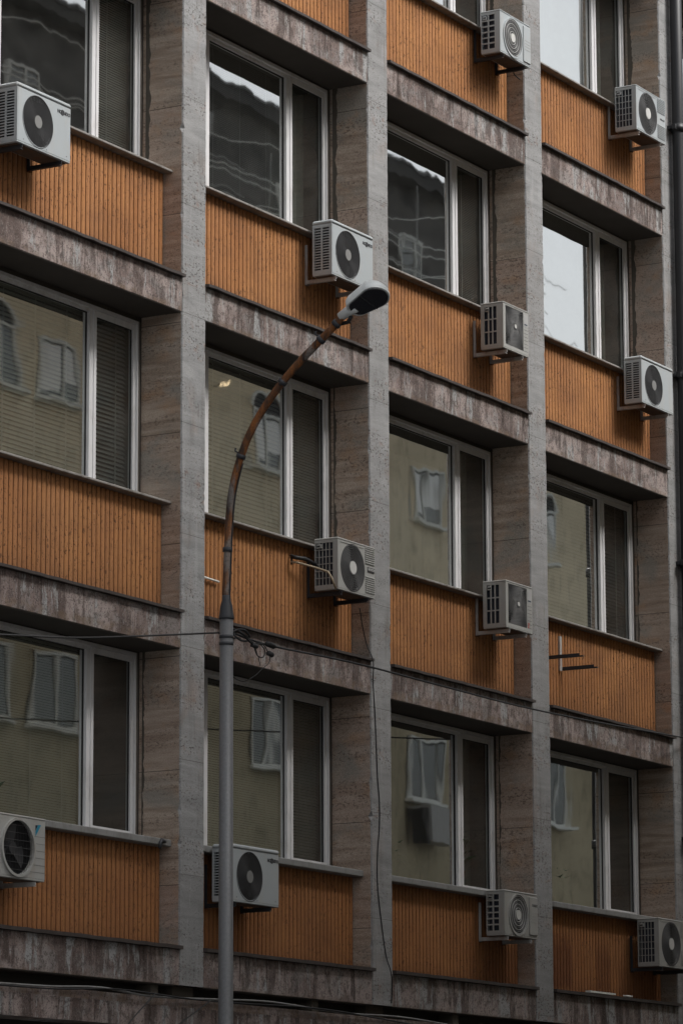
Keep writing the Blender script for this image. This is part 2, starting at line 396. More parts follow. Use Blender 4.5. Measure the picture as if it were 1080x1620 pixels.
# ------------------------------------------------------------------ building geometry constants
PX = [-7.21, -3.605, 0.0, 3.606, 7.211, 10.843, 14.45]; PW = .420
ZB = [4.0, 7.139, 10.376, 13.60, 16.80]; BH = .325
ZH = [7.12, 10.32, 13.57, 16.77]
YP, YW = .210, .469
TOP = 20.2

# ------------------------------------------------------------------ ground and street
g = MB(); g.box(-90, 120, -120, 60, -.6, 0, 'asphalt'); o = g.build('road', kind='structure')
g = MB(); g.box(-40, 70, -3.55, .3, .004, .13, 'paving'); o = g.build('pavement', kind='structure')
g = MB(); g.box(-40, 70, -3.70, -3.55, .004, .14, 'kerb'); o = g.build('kerb', kind='structure')
g = MB(); g.box(-4, 70, -9.5, -7.8, .004, .13, 'paving'); o = g.build('pavement_opposite', kind='structure')

# ------------------------------------------------------------------ the office building
B = thing('office_building', 'grey stone office building with ochre ribbed panels, white windows and grid of pilasters', 'building', (0, 0, 0))

def pilaster(i, x0):
    rnd = random.Random(i*13+5)
    x1 = x0+PW; b = MB()
    zs = []; z = 4.0
    while z < TOP: zs.append(z); z += .045
    zs.append(TOP)
    # front skin with slightly chipped arrises; core behind it
    n = len(zs); vs = []
    def j(s): return (rnd.random()-.5)*s + (-.012 if rnd.random() < .05 else 0)*1
    for z in zs:
        jl = abs(j(.010))*(1.6 if rnd.random() < .06 else 1); jr = abs(j(.010))*(1.6 if rnd.random() < .06 else 1); e = .006
        vs += [(x0+.0, .46, z), (x0+.0, .012+jl, z), (x0+.006+jl, 0, z), (x1-.006-jr, 0, z), (x1, .012+jr, z), (x1, .46, z)]
    fs_f = []; fs_s = []; fs_c = []
    for k in range(n-1):
        a = k*6; c = a+6
        fs_s.append((a, a+1, c+1, c)); fs_f += [(a+1, a+2, c+2, c+1), (a+2, a+3, c+3, c+2), (a+3, a+4, c+4, c+3)]; fs_s.append((a+4, a+5, c+5, c+4))
    b.add(vs, [f[::-1] for f in fs_f][::1], 'front'); o = len(b.v)
    b.add(vs, [f[::-1] for f in fs_s], 'side')
    b.f = [f[::-1] for f in b.f]
    b.box(x0+.012, x1-.012, .46, .62, 4.0, TOP, 'core')
    b.box(x0+.03, x1-.03, .10, .46, 0, 4.0, 'core')
    p = b.build('pilaster', B)
    return p
for i, x0 in enumerate(PX): pilaster(i, x0)

# ragged stone facing strips and cement against the frames on the left face of each pilaster
def reveal_strip(x0, z0, z1, seed, wide):
    rnd = random.Random(seed); b = MB(); n = int((z1-z0)/.03)
    vs = []; dw = 0
    for k in range(n+1):
        z = z0+(z1-z0)*k/n
        dw = dw*.75+(rnd.random()-.5)*.02
        y = .415-wide-dw+(rnd.random()-.5)*.006
        vs += [(x0-.004, y, z), (x0-.004, .425, z), (x0+.002, y-.001, z)]
    fs = []
    for k in range(n):
        a = k*3; c = a+3; fs += [(a, c, c+1, a+1), (a, a+2, c+2, c)]
    b.add(vs, fs, 'core'); b.build('mortar_strip', B)
for i in (2, 3, 4, 5):
    for k in (0, 1, 2, 3):
        if k >= 2 or (i+k) % 2 == 0:
            reveal_strip(PX[i], ZB[k]+1.40, (ZB[k+1] if k < 3 else ZB[4]), i*7+k, .035 if k >= 2 else .008)

def panel(xa, xb, z0, z1):
    b = MB(); n = max(1, round((xb-xa)/.0748)); pw = (xb-xa)/n; prof = []
    for i in range(n):
        for t in (0, .075, .095, .2, .32, .5, .68, .8, .905, .925):
            u = abs(t-.5)*2
            d = .030 if t < .08 or t > .92 else .017*u**2.2
            prof.append((xa+pw*(i+t), YP+d))
    prof.append((xb, YP+.030))
    zs = [z0, z0+(z1-z0)*.5, z1]
    vs = [(x, y, z) for z in zs for x, y in prof]; m_ = len(prof)
    fs = [(r*m_+i, r*m_+i+1, (r+1)*m_+i+1, (r+1)*m_+i) for r in range(2) for i in range(m_-1)]
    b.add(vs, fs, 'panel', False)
    b.box(xa, xb, YP+.032, YP+.10, z0, z1, 'core')
    b.build('ribbed_panel', B)

def blind(b, x0, x1, z0, z1, y, pitch, tilt, mat, tapes=2):
    z = z1-.05; w_ = pitch*1.16; dy = math.cos(tilt)*w_/2; dz = math.sin(tilt)*w_/2
    rnd = random.Random(int(x0*100+z0*10))
    b.box(x0, x1, y-.02, y+.02, z1-.04, z1, mat)
    while z > z0:
        q = (rnd.random()-.5)*.002; q2 = (rnd.random()-.5)*.002
        vs = [(x0, y-dy, z-dz+q), (x1, y-dy, z-dz+q2), (x1, y, z+.002+q2), (x0, y, z+.002+q), (x1, y+dy, z+dz+q2), (x0, y+dy, z+dz+q)]
        b.add(vs, [(0, 1, 2, 3), (3, 2, 4, 5)], mat)
        z -= pitch
    for t in range(tapes):
        xx = x0+(x1-x0)*((t+.5)/tapes)
        b.box(xx-.009, xx+.009, y-dy-.006, y-dy-.004, z0, z1, 'tape' if mat == 'blind' else 'blind_dark')

def curtain(b, x0, x1, z0, z1, y, mat, amp=.03, wl=.16):
    n = int((x1-x0)/.02); vs = []
    for k in range(n+1):
        x = x0+(x1-x0)*k/n; yy = y+amp*math.sin(x*2*math.pi/wl+.7*math.sin(x*5))
        vs += [(x, yy, z0), (x, yy, z1)]
    b.add(vs, [(2*k, 2*k+2, 2*k+3, 2*k+1) for k in range(n)], mat, True)

# per window: (left pane, main pane, right pane) coverings: c coarse blind, f fine blind, d dark coarse, g grey curtain, w white curtain, '-' nothing
COV = {(0,0):'fff',(0,1):'ccc',(0,2):'-f-',(0,3):'---',
       (1,0):'ff-',(1,1):'ccd',(1,2):'--f',(1,3):'-f-',
       (2,0):'ffe',(2,1):'cce',(2,2):'-Fg',(2,3):'---',
       (3,0):'--g',(3,1):'-wg',(3,2):'--F',(3,3):'-f-',
       (4,0):'---',(4,1):'dcd',(4,2):'--g',(4,3):'-Gg',
       (5,0):'-f-',(5,1):'ccc',(5,2):'---',(5,3):'f--'}
def window(col, k, xa, xb, z0, z1):
    """xa, xb: pilaster faces, z0 sill top, z1 soffit; white plastic frame of three lights"""
    f = MB(); L, Rr = xa+.004, xb-.046; yo = YW-.012
    f.box(Rr-.0075, xb-.0005, yo+.012, yo+.10, z0, z1, 'mortar')
    zt = z1-.003; fd = .10
    f.box(L, L+.030, yo, yo+fd, z0, zt, 'pvc'); f.box(Rr-.030, Rr-.008, yo, yo+fd, z0, zt, 'pvc')
    f.box(L+.030, Rr-.030, yo, yo+fd, zt-.032, zt, 'pvc'); f.box(L+.030, Rr-.030, yo, yo+fd, z0, z0+.03, 'pvc')
    m1, m2 = xa+.80, xa+2.363           # mullion centres
    f.box(L+.030, Rr-.030, yo+.030, yo+fd-.001, zt-.062, zt-.032, 'pvc'); f.box(L+.030, Rr-.030, yo+.030, yo+fd-.001, z0+.03, z0+.062, 'pvc')
    for mx in (m1, m2): f.box(mx-.031, mx+.031, yo+.026, yo+.099, z0+.062, zt-.062, 'pvc')
    # opening sashes (left and right lights)
    for a, c in ((L+.030, m1-.031), (m2+.031, Rr-.030)):
        s0, s1 = z0+.034, zt-.036; y0 = yo+.018; y1 = yo+.028; t = .044
        f.box(a, a+t, y0, y1+.03, s0, s1, 'pvc'); f.box(c-t, c, y0, y1+.03, s0, s1, 'pvc')
        f.box(a+t, c-t, y0, y1+.03, s1-t-.01, s1, 'pvc'); f.box(a+t, c-t, y0, y1+.03, s0, s0+t+.01, 'pvc')
        q0, q1 = a+t, c-t; b0_, b1_ = s0+t+.01, s1-t-.01
        for (u0, u1, v0, v1) in ((q0, q0+.006, b0_, b1_), (q1-.006, q1, b0_, b1_), (q0+.006, q1-.006, b0_, b0_+.006), (q0+.006, q1-.006, b1_-.006, b1_)):
            f.box(u0, u1, y1+.008, y1+.022, v0, v1, 'gasket')
    gz0, gz1 = z0+.062, zt-.062; a, c = m1+.031, m2-.031
    for (u0, u1, v0, v1) in ((a, a+.009, gz0, gz1), (c-.009, c, gz0, gz1), (a+.009, c-.009, gz0, gz0+.009), (a+.009, c-.009, gz1-.009, gz1)):
        f.box(u0, u1, yo+.058, yo+.072, v0, v1, 'gasket')
    fr = f.build('window', B)
    # panes
    for q, (p0, p1, y, g0, g1) in enumerate(((L+.072, m1-.073, yo+.045, z0+.09, zt-.09), (a, c, yo+.066, gz0, gz1), (m2+.073, Rr-.072, yo+.045, z0+.09, zt-.09))):
        rr = random.Random(int(p0*50+z0)); ty = (rr.random()-.5)*.004; tx = (rr.random()-.5)*.003
        gm = MB(); gm.add([(p0, y-ty, g0), (p1, y+ty, g0), (p1, y+ty+tx, g1), (p0, y-ty+tx, g1)], [(0, 1, 2, 3)], 'glass' if q == 1 else 'sash_glass')
        gm.build('pane', fr)
    yb = yo+.145
    for ch, (p0, p1) in zip(COV.get((col, k), '---'), ((L+.04, m1-.01), (m1+.01, m2-.01), (m2+.01, Rr-.03))):
        if ch == '-': continue
        bm = MB()
        if ch == 'c': blind(bm, p0, p1, z0+.03, zt-.02, yb, .043, R(52), 'blind', 3 if p1-p0 > 1 else 1)
        elif ch == 'd': blind(bm, p0, p1, z0+.03, zt-.02, yb, .043, R(48), 'blind_black' if k != 1 or col != 1 else 'blind_dark', 2)
        elif ch == 'e': blind(bm, p0, p1, z0+.03, zt-.02, yb, .030, R(58), 'blind_dark', 1)
        elif ch == 'f': blind(bm, p0, p1, z0+.03, zt-.02, yb, .024, R(55), 'blind_dark' if k != 0 else 'blind', 3 if p1-p0 > 1 else 1)
        elif ch == 'F': blind(bm, p0, p1, z0+.03, zt-.02, yb, .020, R(40), 'blind_dark', 3 if p1-p0 > 1 else 1)
        elif ch == 'w': curtain(bm, p0, p1, z0+.02, zt-.3, yb+.1, 'wood', .012, .09)
        elif ch == 'g': curtain(bm, p0, p1, z0+.02, zt-.02, yb+.15, 'grey_cloth')
        elif ch == 'G': curtain(bm, p0, p1, z0+.02, zt-.02, yb+.10, 'wood', .01, .08)
        bm.build('curtain' if ch in 'wgG' else 'window_blind', fr)

for col in range(6):
    xa, xb = PX[col]+PW, PX[col+1]
    for k in range(5):
        zb = ZB[k]
        b = MB(); b.box(xa, xb, .006, .46, zb+.0, zb+BH, 'beam')
        # soffit: shade under the beam deepened by a darker colour; separate sheet 3 mm below
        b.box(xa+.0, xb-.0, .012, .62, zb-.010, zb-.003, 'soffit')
        if k: b.box(xa, xb, YW+.01, YW+.10, ZH[k-1]-.004, zb-.0105, 'core')
        b.box(xa, xb, .46, .62, zb-.003, zb+1.0, 'core')
        b.build('beam', B)
        # flashing with slightly uneven front edge
        rnd = random.Random(col*10+k); b = MB(); n = 24; vs = []
        thick = .03 if k else .036
        for q in range(n+1):
            x = xa+(xb+.004-xa)*q/n; e = -.042+(rnd.random()-.5)*.008; dz = (rnd.random()-.5)*.005
            vs += [(x, e, zb+BH+.003+dz), (x, e, zb+BH+thick+dz), (x, YP+.02, zb+BH+thick+.02), (x, YP+.02, zb+BH+.003)]
        fs = []
        for q in range(n):
            a = q*4; c = a+4
            for t in range(4): fs.append((a+t, a+(t+1) % 4, c+(t+1) % 4, c+t)[::-1])
        fs += [(0, 1, 2, 3), tuple(n*4+t for t in (3, 2, 1, 0))]
        b.add(vs, fs, 'flash'); b.build('flashing', B)
        st = zb+(1.405 if k else 1.345)
        if k < 5:
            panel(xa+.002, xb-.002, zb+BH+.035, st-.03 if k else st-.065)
            b = MB()
            if k: b.bbox(xa-.0, xb+.004, .112, .44, st-.026, st, 'sill', .006)
            else: b.bbox(xa-.0, xb+.004, .095, .44, st-.066, st, 'stone_sill', .008)
            b.build('sill', B)
            z1 = ZH[k] if k < 4 else TOP-.3
            window(col, k, xa, xb, st, z1)
# rooms behind the glass
b = MB()
for k in range(5):
    z0 = ZB[k]+1.0; z1 = ZB[k+1] if k < 4 else TOP
    b.box(PX[0], PX[-1]+PW, .62, 5.4, ZB[k]+.05, ZB[k]+.30, 'room')
for x0 in PX: b.box(x0+.17, x0+.30, .62, 5.4, ZB[0]+.301, TOP, 'room')
b.box(PX[0], PX[-1]+PW, 5.4, 5.6, 4.3, TOP, 'room')
b.build('interior_walls', B)
# roof, eaves and far body
b = MB(); b.box(PX[0]-.2, PX[-1]+PW+.2, -.35, 12, TOP, TOP+.28, 'beam'); b.box(PX[0], PX[-1]+PW, .05, 11.9, TOP+.28, TOP+.9, 'core'); b.build('roof', B)
b = MB(); b.box(PX[0]-.02, PX[0]+.0, .02, 12, 0, TOP, 'front'); b.box(PX[-1]+PW, PX[-1]+PW+.02, .02, 12, 0, TOP, 'front'); b.box(PX[0], PX[-1]+PW, 11.9, 12, 0, TOP, 'front'); b.build('side_wall', B)
# lower band with the shadow gap, and the dark shop fronts below
b = MB(); b.box(PX[0], PX[-1]+PW, .004, .42, 3.60, 3.875, 'beam'); b.build('string_course', B)
b = MB(); b.box(PX[0], PX[-1]+PW, .22, .6, 3.875, 3.997, 'shop')
x = PX[0]+1.0
while x < PX[-1]: b.box(x, x+.12, .05, .22, 3.88, 3.99, 'core'); x += 2.9
b.build('recess_band', B)
for col in range(6):
    xa, xb = PX[col]+PW, PX[col+1]
    f = MB(); y0 = .36
    f.box(xa, xb, y0, y0+.1, .13, .62, 'shop'); f.box(xa, xb, y0, y0+.08, 3.38, 3.6, 'shop')
    for t in range(4):
        xx = xa+(xb-xa)*t/3; f.box(xx-.04, xx+.04, y0-.01, y0+.07, .62, 3.38, 'shop')
    fr = f.build('shop_window', B)
    gm = MB(); gm.add([(xa, y0+.03, .62), (xb, y0+.03, .62), (xb, y0+.03, 3.38), (xa, y0+.03, 3.38)], [(0, 1, 2, 3)], 'glass'); gm.build('pane', fr)
b = MB(); b.box(PX[0], PX[-1]+PW, 5.4, 5.6, 0, 4.2, 'room'); b.build('shop_back_wall', B)

# ------------------------------------------------------------------ air conditioners
def front_plate(b, w_, h, d0, d1, cx, cz, r, mat, n=48):
    """front sheet at y=d0 with a round hole, lip going back to d1"""
    inner = []; outer = []
    for i in range(n):
        a = 2*math.pi*(i+.5)/n; ca, sa = math.cos(a), math.sin(a)
        inner.append((cx+r*ca, cz+r*sa))
        tx = ((w_-cx)/ca if ca > 0 else -cx/ca) if abs(ca) > 1e-6 else 1e9
        tz = ((h-cz)/sa if sa > 0 else -cz/sa) if abs(sa) > 1e-6 else 1e9
        t = min(tx, tz); outer.append((cx+t*ca, cz+t*sa))
    vs = [(x, d0, z) for x, z in inner]+[(x, d0, z) for x, z in outer]+[(x, d1, z) for x, z in inner]
    fs = []
    for i in range(n):
        k = (i+1) % n
        fs.append((i, n+i, n+k, k)[::-1]); fs.append((i, k, 2*n+k, 2*n+i)[::-1])
    # corners
    for (X, Z) in ((0, 0), (w_, 0), (w_, h), (0, h)):
        best = None
        for i in range(n):
            k = (i+1) % n; p, q = outer[i], outer[k]
            onx = abs(p[0]-X) < 1e-6 or abs(q[0]-X) < 1e-6; onz = abs(p[1]-Z) < 1e-6 or abs(q[1]-Z) < 1e-6
            if onx and onz and abs(p[0]-q[0]) > 1e-6 and abs(p[1]-q[1]) > 1e-6: best = i
        if best is not None:
            vs.append((X, d0, Z)); fs.append((n+best, n+(best+1) % n, len(vs)-1))
    b.add(vs, fs, mat)

ACG = 'air conditioner units on the facade'
def ac(kind, x0, yf, w_, zt, zbm, depth, label, bracket='br_white', casing='white', brand=None, rail=.36, brx=(.10, .12)):
    h = zt-zbm; d = depth
    T = thing('air_conditioner', label, 'air conditioner', (x0, yf, zbm), ACG)
    c = MB()
    # shell: top, bottom, right, back and framed left side; the front is a sheet of its own
    t = .012
    lidh = .045 if kind == 'slot' else .02
    c.box(t, w_-.001, .004, d, t, t+.004, 'under')
    c.bbox(.0, w_, .002, d, -.006, t, casing if kind not in ('slot',) else casing, .004)
    c.box(.03, w_-.03, .03, d-.02, -.012, -.007, 'under')
    c.box(w_-t, w_, .006, d, t, h-lidh, casing)
    c.box(t, w_-t, d-.01, d, t, h-lidh, casing)
    # left side: front post, back post, rails
    pf = {'slot': .035, 'grid26': .07, 'grid56': .06, 'tall': .085, 'round': .06}[kind]
    pb = {'slot': .02, 'grid26': .012, 'grid56': .012, 'tall': .045, 'round': .03}[kind]
    c.box(0, t, .014, pf, t, h-lidh, casing); c.box(0, t, d-pb, d, t, h-lidh, casing)
    lo, hi = t+.035, h-lidh-.028
    c.box(0, t, pf, d-pb, t, lo, casing); c.box(0, t, pf, d-pb, hi, h-lidh, casing)
    # rounded front left corner
    c.box(.0, .014, .002, .014, t, h-lidh, casing)
    r = {'slot': .427, 'grid26': .45, 'grid56': .445, 'tall': .4, 'round': .435}[kind]*h; cx = {'slot': .385, 'grid26': .42, 'grid56': .395, 'tall': .42, 'round': .47}[kind]*w_
    cz = (h-lidh)*.5
    if kind != 'tall':
        c2 = MB(); front_plate(c2, w_-.012, h-lidh-t-.001, .002, .03, cx-.006, cz-t*.5, r, casing)
        c.add([(x+.012, y, z+t+.001) for x, y, z in c2.v], c2.f, casing)
        c.box(.014, .0145, .002, .03, t, h-lidh, casing)
    body = c.build('casing', T)
    lid = MB()
    if kind == 'slot': lid.bbox(-.006, w_+.006, -.006, d+.004, h-lidh, h, casing, .016)
    else: lid.bbox(-.003, w_+.003, -.003, d+.003, h-lidh, h, casing, .007)
    lid.build('top_cover', T)
    # side grille bars
    g_ = MB(); y0, y1 = pf, d-pb
    if kind == 'slot':
        nr = 16; pitch = (hi-lo)/nr; mid = (y0+y1)/2
        g_.box(0, t, mid-.009, mid+.009, lo, hi, casing)
        for i in range(nr+1):
            z = lo+i*pitch; zz0 = max(lo, z-pitch*.19); zz1 = min(hi, z+pitch*.19)
            g_.box(0, t, y0, mid-.009, zz0, zz1, casing); g_.box(0, t, mid+.009, y1, zz0, zz1, casing)
    else:
        ny, nz_, bw = {'grid26': (2, 6, .008), 'grid56': (5, 6, .0035), 'tall': (3, 3, .007), 'round': (6, 10, .003)}[kind]
        for i in range(1, ny): yy = y0+(y1-y0)*i/ny; g_.box(0, t, yy-bw, yy+bw, lo, hi, casing)
        for i in range(1, nz_):
            zz = lo+(hi-lo)*i/nz_
            for q in range(ny):
                ya = y0+(y1-y0)*q/ny+(bw if q else 0); yb2 = y0+(y1-y0)*(q+1)/ny-(bw if q < ny-1 else 0)
                g_.box(.002, t-.002, ya, yb2, zz-bw, zz+bw, casing)
        if kind in ('grid26', 'grid56', 'tall'):     # moulded grab handle in the top rear cells
            g_.bbox(-.010, .004, y1-.075 if kind == 'grid56' else y1-.06, y1-.012, hi-.055, hi-.012, casing, .004)
            g_.box(-.011, -.0102, y1-.058, y1-.02, hi-.042, hi-.026, 'black')
    g_.build('side_grille', T)
    co = MB(); co.box(.035, .045, .03, d-.02, t+.005, h-lidh-.002, 'black' if kind == 'slot' else 'coil'); co.box(.05, w_-.02, d-.03, d-.018, t+.005, h-lidh-.002, 'coil')
    co.build('condenser_coil', T)
    # fan inside, three blades and a hub
    fb = MB(); fb.box(.05, w_-.02, .13, .135, t+.005, h-lidh-.002, 'black')
    fb.disc(cx, cz, .055, .045, .12, 'hub_dim' if kind == 'slot' else 'fan', 24)
    for q in range(3):
        a0 = q*2*math.pi/3+x0; vs = []; nn = 7
        for i in range(nn):
            a = a0+i*.17
            for rr, yy in ((.05, 0), (r*.93, .0)):
                vs.append((cx+rr*math.cos(a+(.3 if rr > .1 else 0)), .06+.05*i/nn, cz+rr*math.sin(a+(.3 if rr > .1 else 0))))
        fb.add(vs, [(2*i, 2*i+2, 2*i+3, 2*i+1) for i in range(nn-1)], 'fan', True)
    fb.build('fan', T)
    gd = MB()
    def spokes(n, r0, r1, y, th, mat, twist=0.):
        for i in range(n):
            a = 2*math.pi*i/n; vs = []; K = 4 if twist else 1
            for s in range(K+1):
                u = s/K; rr = r0+(r1-r0)*u; aa = a+twist*u; px_, pz_ = cx+rr*math.cos(aa), cz+rr*math.sin(aa)
                nx, nz2 = -math.sin(aa)*th, math.cos(aa)*th
                vs += [(px_+nx, y, pz_+nz2), (px_-nx, y, pz_-nz2), (px_-nx, y+.004, pz_-nz2), (px_+nx, y+.004, pz_+nz2)]
            fs = []
            for s in range(K):
                b0 = s*4
                for t_ in range(4): fs.append((b0+t_, b0+(t_+1) % 4, b0+4+(t_+1) % 4, b0+4+t_))
            gd.add(vs, fs, mat)
    if kind == 'slot':
        for i in range(17):
            rr = .06+(r-.062)*i/16; gd.ring(cx, cz, rr-.0022, rr+.0022, .004-.006*math.cos(1.5*i/16), .009-.006*math.cos(1.5*i/16), 'fan')
        spokes(30, .055, r, .012, .0015, 'fan'); gd.disc(cx, cz, .058, -.006, .012, 'hub_dim', 28)
        gd.ring(cx, cz, r-.001, r+.006, -.0, .012, 'fan', 48)
    elif kind == 'grid26':
        gd.ring(cx, cz, r-.004, r+.012, -.009, .01, casing, 48)
        for i in range(7):
            rr = .075+(r-.09)*i/6; gd.ring(cx, cz, rr-.0042, rr+.0042, -.002, .006, 'fan_grey' if i % 2 else 'fan_pale')
        for i in range(14):
            rr = .065+(r-.07)*i/13; gd.ring(cx, cz, rr-.0022, rr+.0022, .006, .010, 'fan')
        spokes(24, .05, r, .011, .002, 'fan'); gd.disc(cx, cz, .052, -.006, .012, 'hub', 28)
    elif kind == 'grid56':
        for i in range(10):
            rr = .075+(r-.08)*i/9; gd.ring(cx, cz, rr-.0022, rr+.0022, -.004, .003, 'fan_grey')
        spokes(24, .06, r, .004, .0015, 'fan', .35); gd.disc(cx, cz, .066, -.008, .010, 'hub', 28)
        gd.ring(cx, cz, r-.001, r+.008, -.003, .01, 'fan', 48)
    elif kind == 'round':
        gd.ring(cx, cz, r-.003, r+.02, -.02, .01, casing, 48)
        for i in range(-3, 4):
            zz = cz+i*r*.27; hw = math.sqrt(max(r*r-(i*r*.27)**2, 0)); gd.box(cx-hw, cx+hw, -.004, -.001, zz-.0010, zz+.0010, 'fan_grey')
        for i in range(-9, 10):
            xx = cx+i*r*.1; hh = math.sqrt(max(r*r-(i*r*.1)**2, 0)); gd.box(xx-.0012, xx+.0012, .002, .004, cz-hh, cz+hh, 'fan')
    else:   # square radial grille over the whole fan side
        a, c_ = .055, w_*.80; z0, z1 = t+.035, h-lidh-.012
        gd.box(.012, a, .002, .02, t, h-lidh, casing); gd.box(c_, w_-.001, .002, .02, t, h-lidh, casing)
        gd.box(a, c_, .002, .02, t, z0, casing); gd.box(a, c_, .002, .02, z1, h-lidh, casing)
        gd.box(a-.0, c_, .10, .104, z0, z1, 'fan')
        cx2, cz2 = (a+c_)/2+.02, (z0+z1)/2+.02
        for i in range(84):
            an = 2*math.pi*i/84; ca, sa = math.cos(an), math.sin(an)
            tx = ((c_-cx2)/ca if ca > 0 else (a-cx2)/ca) if abs(ca) > 1e-6 else 1e9
            tz = ((z1-cz2)/sa if sa > 0 else (z0-cz2)/sa) if abs(sa) > 1e-6 else 1e9
            tt = min(tx, tz); vs = []
            for s in range(6):
                u = s/5; rr = .016+(tt-.016)*u; cur = .05*math.sin(math.pi*u)*(1 if rr < .5 else 0)
                qx = cx2+rr*ca-sa*cur; qz = cz2+rr*sa+ca*cur; th = .0024
                vs += [(qx-sa*th, .004, qz+ca*th), (qx+sa*th, .004, qz-ca*th), (qx+sa*th, .012, qz-ca*th), (qx-sa*th, .012, qz+ca*th)]
            fs = []
            for s in range(5):
                for t_ in range(4): fs.append((s*4+t_, s*4+(t_+1) % 4, s*4+4+(t_+1) % 4, s*4+4+t_))
            gd.add(vs, fs, 'fan_grey')
        for rr in (.06, .12, .18): gd.ring(cx2, cz2, rr-.0015, rr+.0015, .009, .013, 'fan_grey')
        gd.disc(cx2, cz2, .024, -.004, .012, 'hub', 20)
    gd.build('fan_guard', T)
    # right hand trim
    tr = MB()
    if kind == 'grid26':
        a = cx+r+.03; tr.bbox(a, w_-.006, -.010, .001, t+.02, h-lidh-.02, casing, .005)
        for i in range(4): tr.box(a+.03, w_-.02, -.0125, -.0105, cz-.06+i*.035, cz-.052+i*.035, 'fan_pale')
    elif kind == 'grid56':
        a = cx+r+.02
        for z in [q*.022 for q in range(1, 9)]+[h-lidh-.01-q*.022 for q in range(1, 9)]:
            tr.bbox(a, w_-.012, -.007, .001, z+t+.004, z+t+.018, casing, .003)
        tr.box(.05, a-.03, -.003, .001, h-lidh-.022, h-lidh-.016, casing)
    elif kind == 'tall':
        a = w_*.80+.012
        tr.box(a, w_-.014, .0, .0015, h-.19, h-.05, 'fan_pale'); tr.box(a+.01, w_-.03, -.001, -.0004, h-.17, h-.155, 'navy')
        for i in range(7): tr.box(a, w_-.014, .0005, .0015, .05+i*.04, .056+i*.04, 'fan_grey')
        if brand == 'energy':
            for i in range(6): tr.box(a+.004, a+.03+.006*i, -.0008, .0, .05+i*.022, .062+i*.022, 'label_red' if i < 3 else 'fan_pale')
    elif kind == 'round':
        for i in range(7):
            z = .07+i*(h-.14)/6.5
            if z > h-.12: break
            tr.box(cx+math.sqrt(max((r+.022)**2-(z-cz)**2, 0)) if abs(z-cz) < r+.02 else .02, w_-.004, .0003, .0015, z-.003, z+.0005, 'fan_grey')
    elif kind == 'slot':
        for (sx, sz) in ((.10, .04), (w_-.06, .045), (cx+r*.6, .03)): tr.disc(sx, sz, .005, .0, .001, 'black', 10)
    if tr.v: tr.build('trim', T)
    if brand == 'hok':
        zz = h-lidh-.065; xx = w_-.115
        text_mesh('HO', .044, (xx-.062, -.0, zz), 'print', T, 'logo'); text_mesh('AIDO', .044, (xx+.052, -.0, zz), 'print', T, 'logo')
        lg = MB(); lg.ring(xx-.014, zz, .014, .026, -.003, .001, 'print', 24); lo_ = lg.build('logo_emblem', T)
        text_mesh('K', .036, (xx-.014, -.0, zz), 'print', lo_, 'letter')
    elif brand == 'hit':
        lg = MB(); lg.box(w_-.155, w_-.018, -.006, .001, cz+.005, cz+.05, 'print'); lo_ = lg.build('logo_plate', T)
        text_mesh('HITACHI', .034, (w_-.087, -.0075, cz+.027), 'hub', lo_, 'letters')
    elif brand == 'hitline':
        text_mesh('HITACHI', .030, (w_-.087, -.0005, cz+.02), 'fan_grey', T, 'logo')
    elif brand == 'tosot':
        text_mesh('TOSOT', .038, (w_-.075, -.0112, h-lidh-.11), 'fan_grey', T, 'logo')
    elif brand == 'tri':
        lg = MB(); X = w_-.15; Z = h-lidh-.09
        lg.add([(X, -.001, Z+.045), (X+.035, -.001, Z+.045), (X, -.001, Z-.005)], [(0, 2, 1)], 'navy')
        lg.add([(X+.04, -.001, Z+.05), (X+.085, -.001, Z+.05), (X, -.001, Z-.055), (X, -.001, Z-.012)], [(0, 3, 2, 1)], 'blue')
        lg.build('logo_emblem', T)
    # wall brackets: rail on the panel and arm below the unit
    yw = YP-yf-.004
    for bx in (brx[0], w_-brx[1]):
        bb = MB(); tk = .004
        bb.box(bx-.02, bx+.02, yw-.006, yw, -.055, rail, bracket); bb.box(bx-.02, bx-.014, yw-.03, yw-.006, -.055, rail, bracket)
        bb.box(bx-.02, bx+.02, .02, yw-.006, -.050, -.044, bracket); bb.box(bx-.02, bx-.014, .0, yw-.03, -.0435, -.012, bracket)
        bb.box(bx-.012, bx+.012, .03, .07, -.044, -.013, 'rust')
        bb.box(bx-.0205, bx+.0205, yw-.034, yw+.0, -.062, -.0555, 'rust')
        bb.disc(bx, rail-.04, .006, yw-.012, yw-.006, 'rust', 8)
        bb.build('bracket', T)
    return T

ac('slot', -3.012, -.17, .84, 11.825, 11.275, .24, 'white air conditioner at the upper left edge, in front of the dark window', 'br_black', 'white', 'hok')
ac('slot', 2.571, -.16, .84, 11.862, 11.290, .23, 'white air conditioner with round dark fan directly above the street lamp head', 'br_white', 'white', 'hok')
ac('grid26', 6.303, -.17, .73, 15.146, 14.656, .24, 'white air conditioner with spiral fan guard on black brackets at the top edge', 'br_black', 'white')
ac('grid56', 9.717, -.21, .81, 15.175, 14.628, .28, 'white air conditioner with side wire grid at the upper right, beside the drain pipe', 'br_white', 'white', 'hitline')
ac('tall', 6.219, -.21, .60, 11.776, 11.259, .28, 'white air conditioner with square fan grille, higher of the two with square grilles', 'br_white', 'cream', 'plain')
ac('slot', 9.830, -.16, .86, 11.893, 11.333, .23, 'white air conditioner with dark round fan at right, below the window reflecting white sky', 'br_white', 'white', 'hok2')
a7 = ac('grid56', 2.598, -.20, .75, 8.583, 8.061, .27, 'grey air conditioner with beige hose across its side and dark nameplate', 'br_black', 'cream', 'hit')
ac('tall', 6.203, -.21, .62, 8.678, 8.164, .28, 'grey air conditioner with square fan grille and red energy label on clean white bracket', 'br_white', 'cream', 'energy')
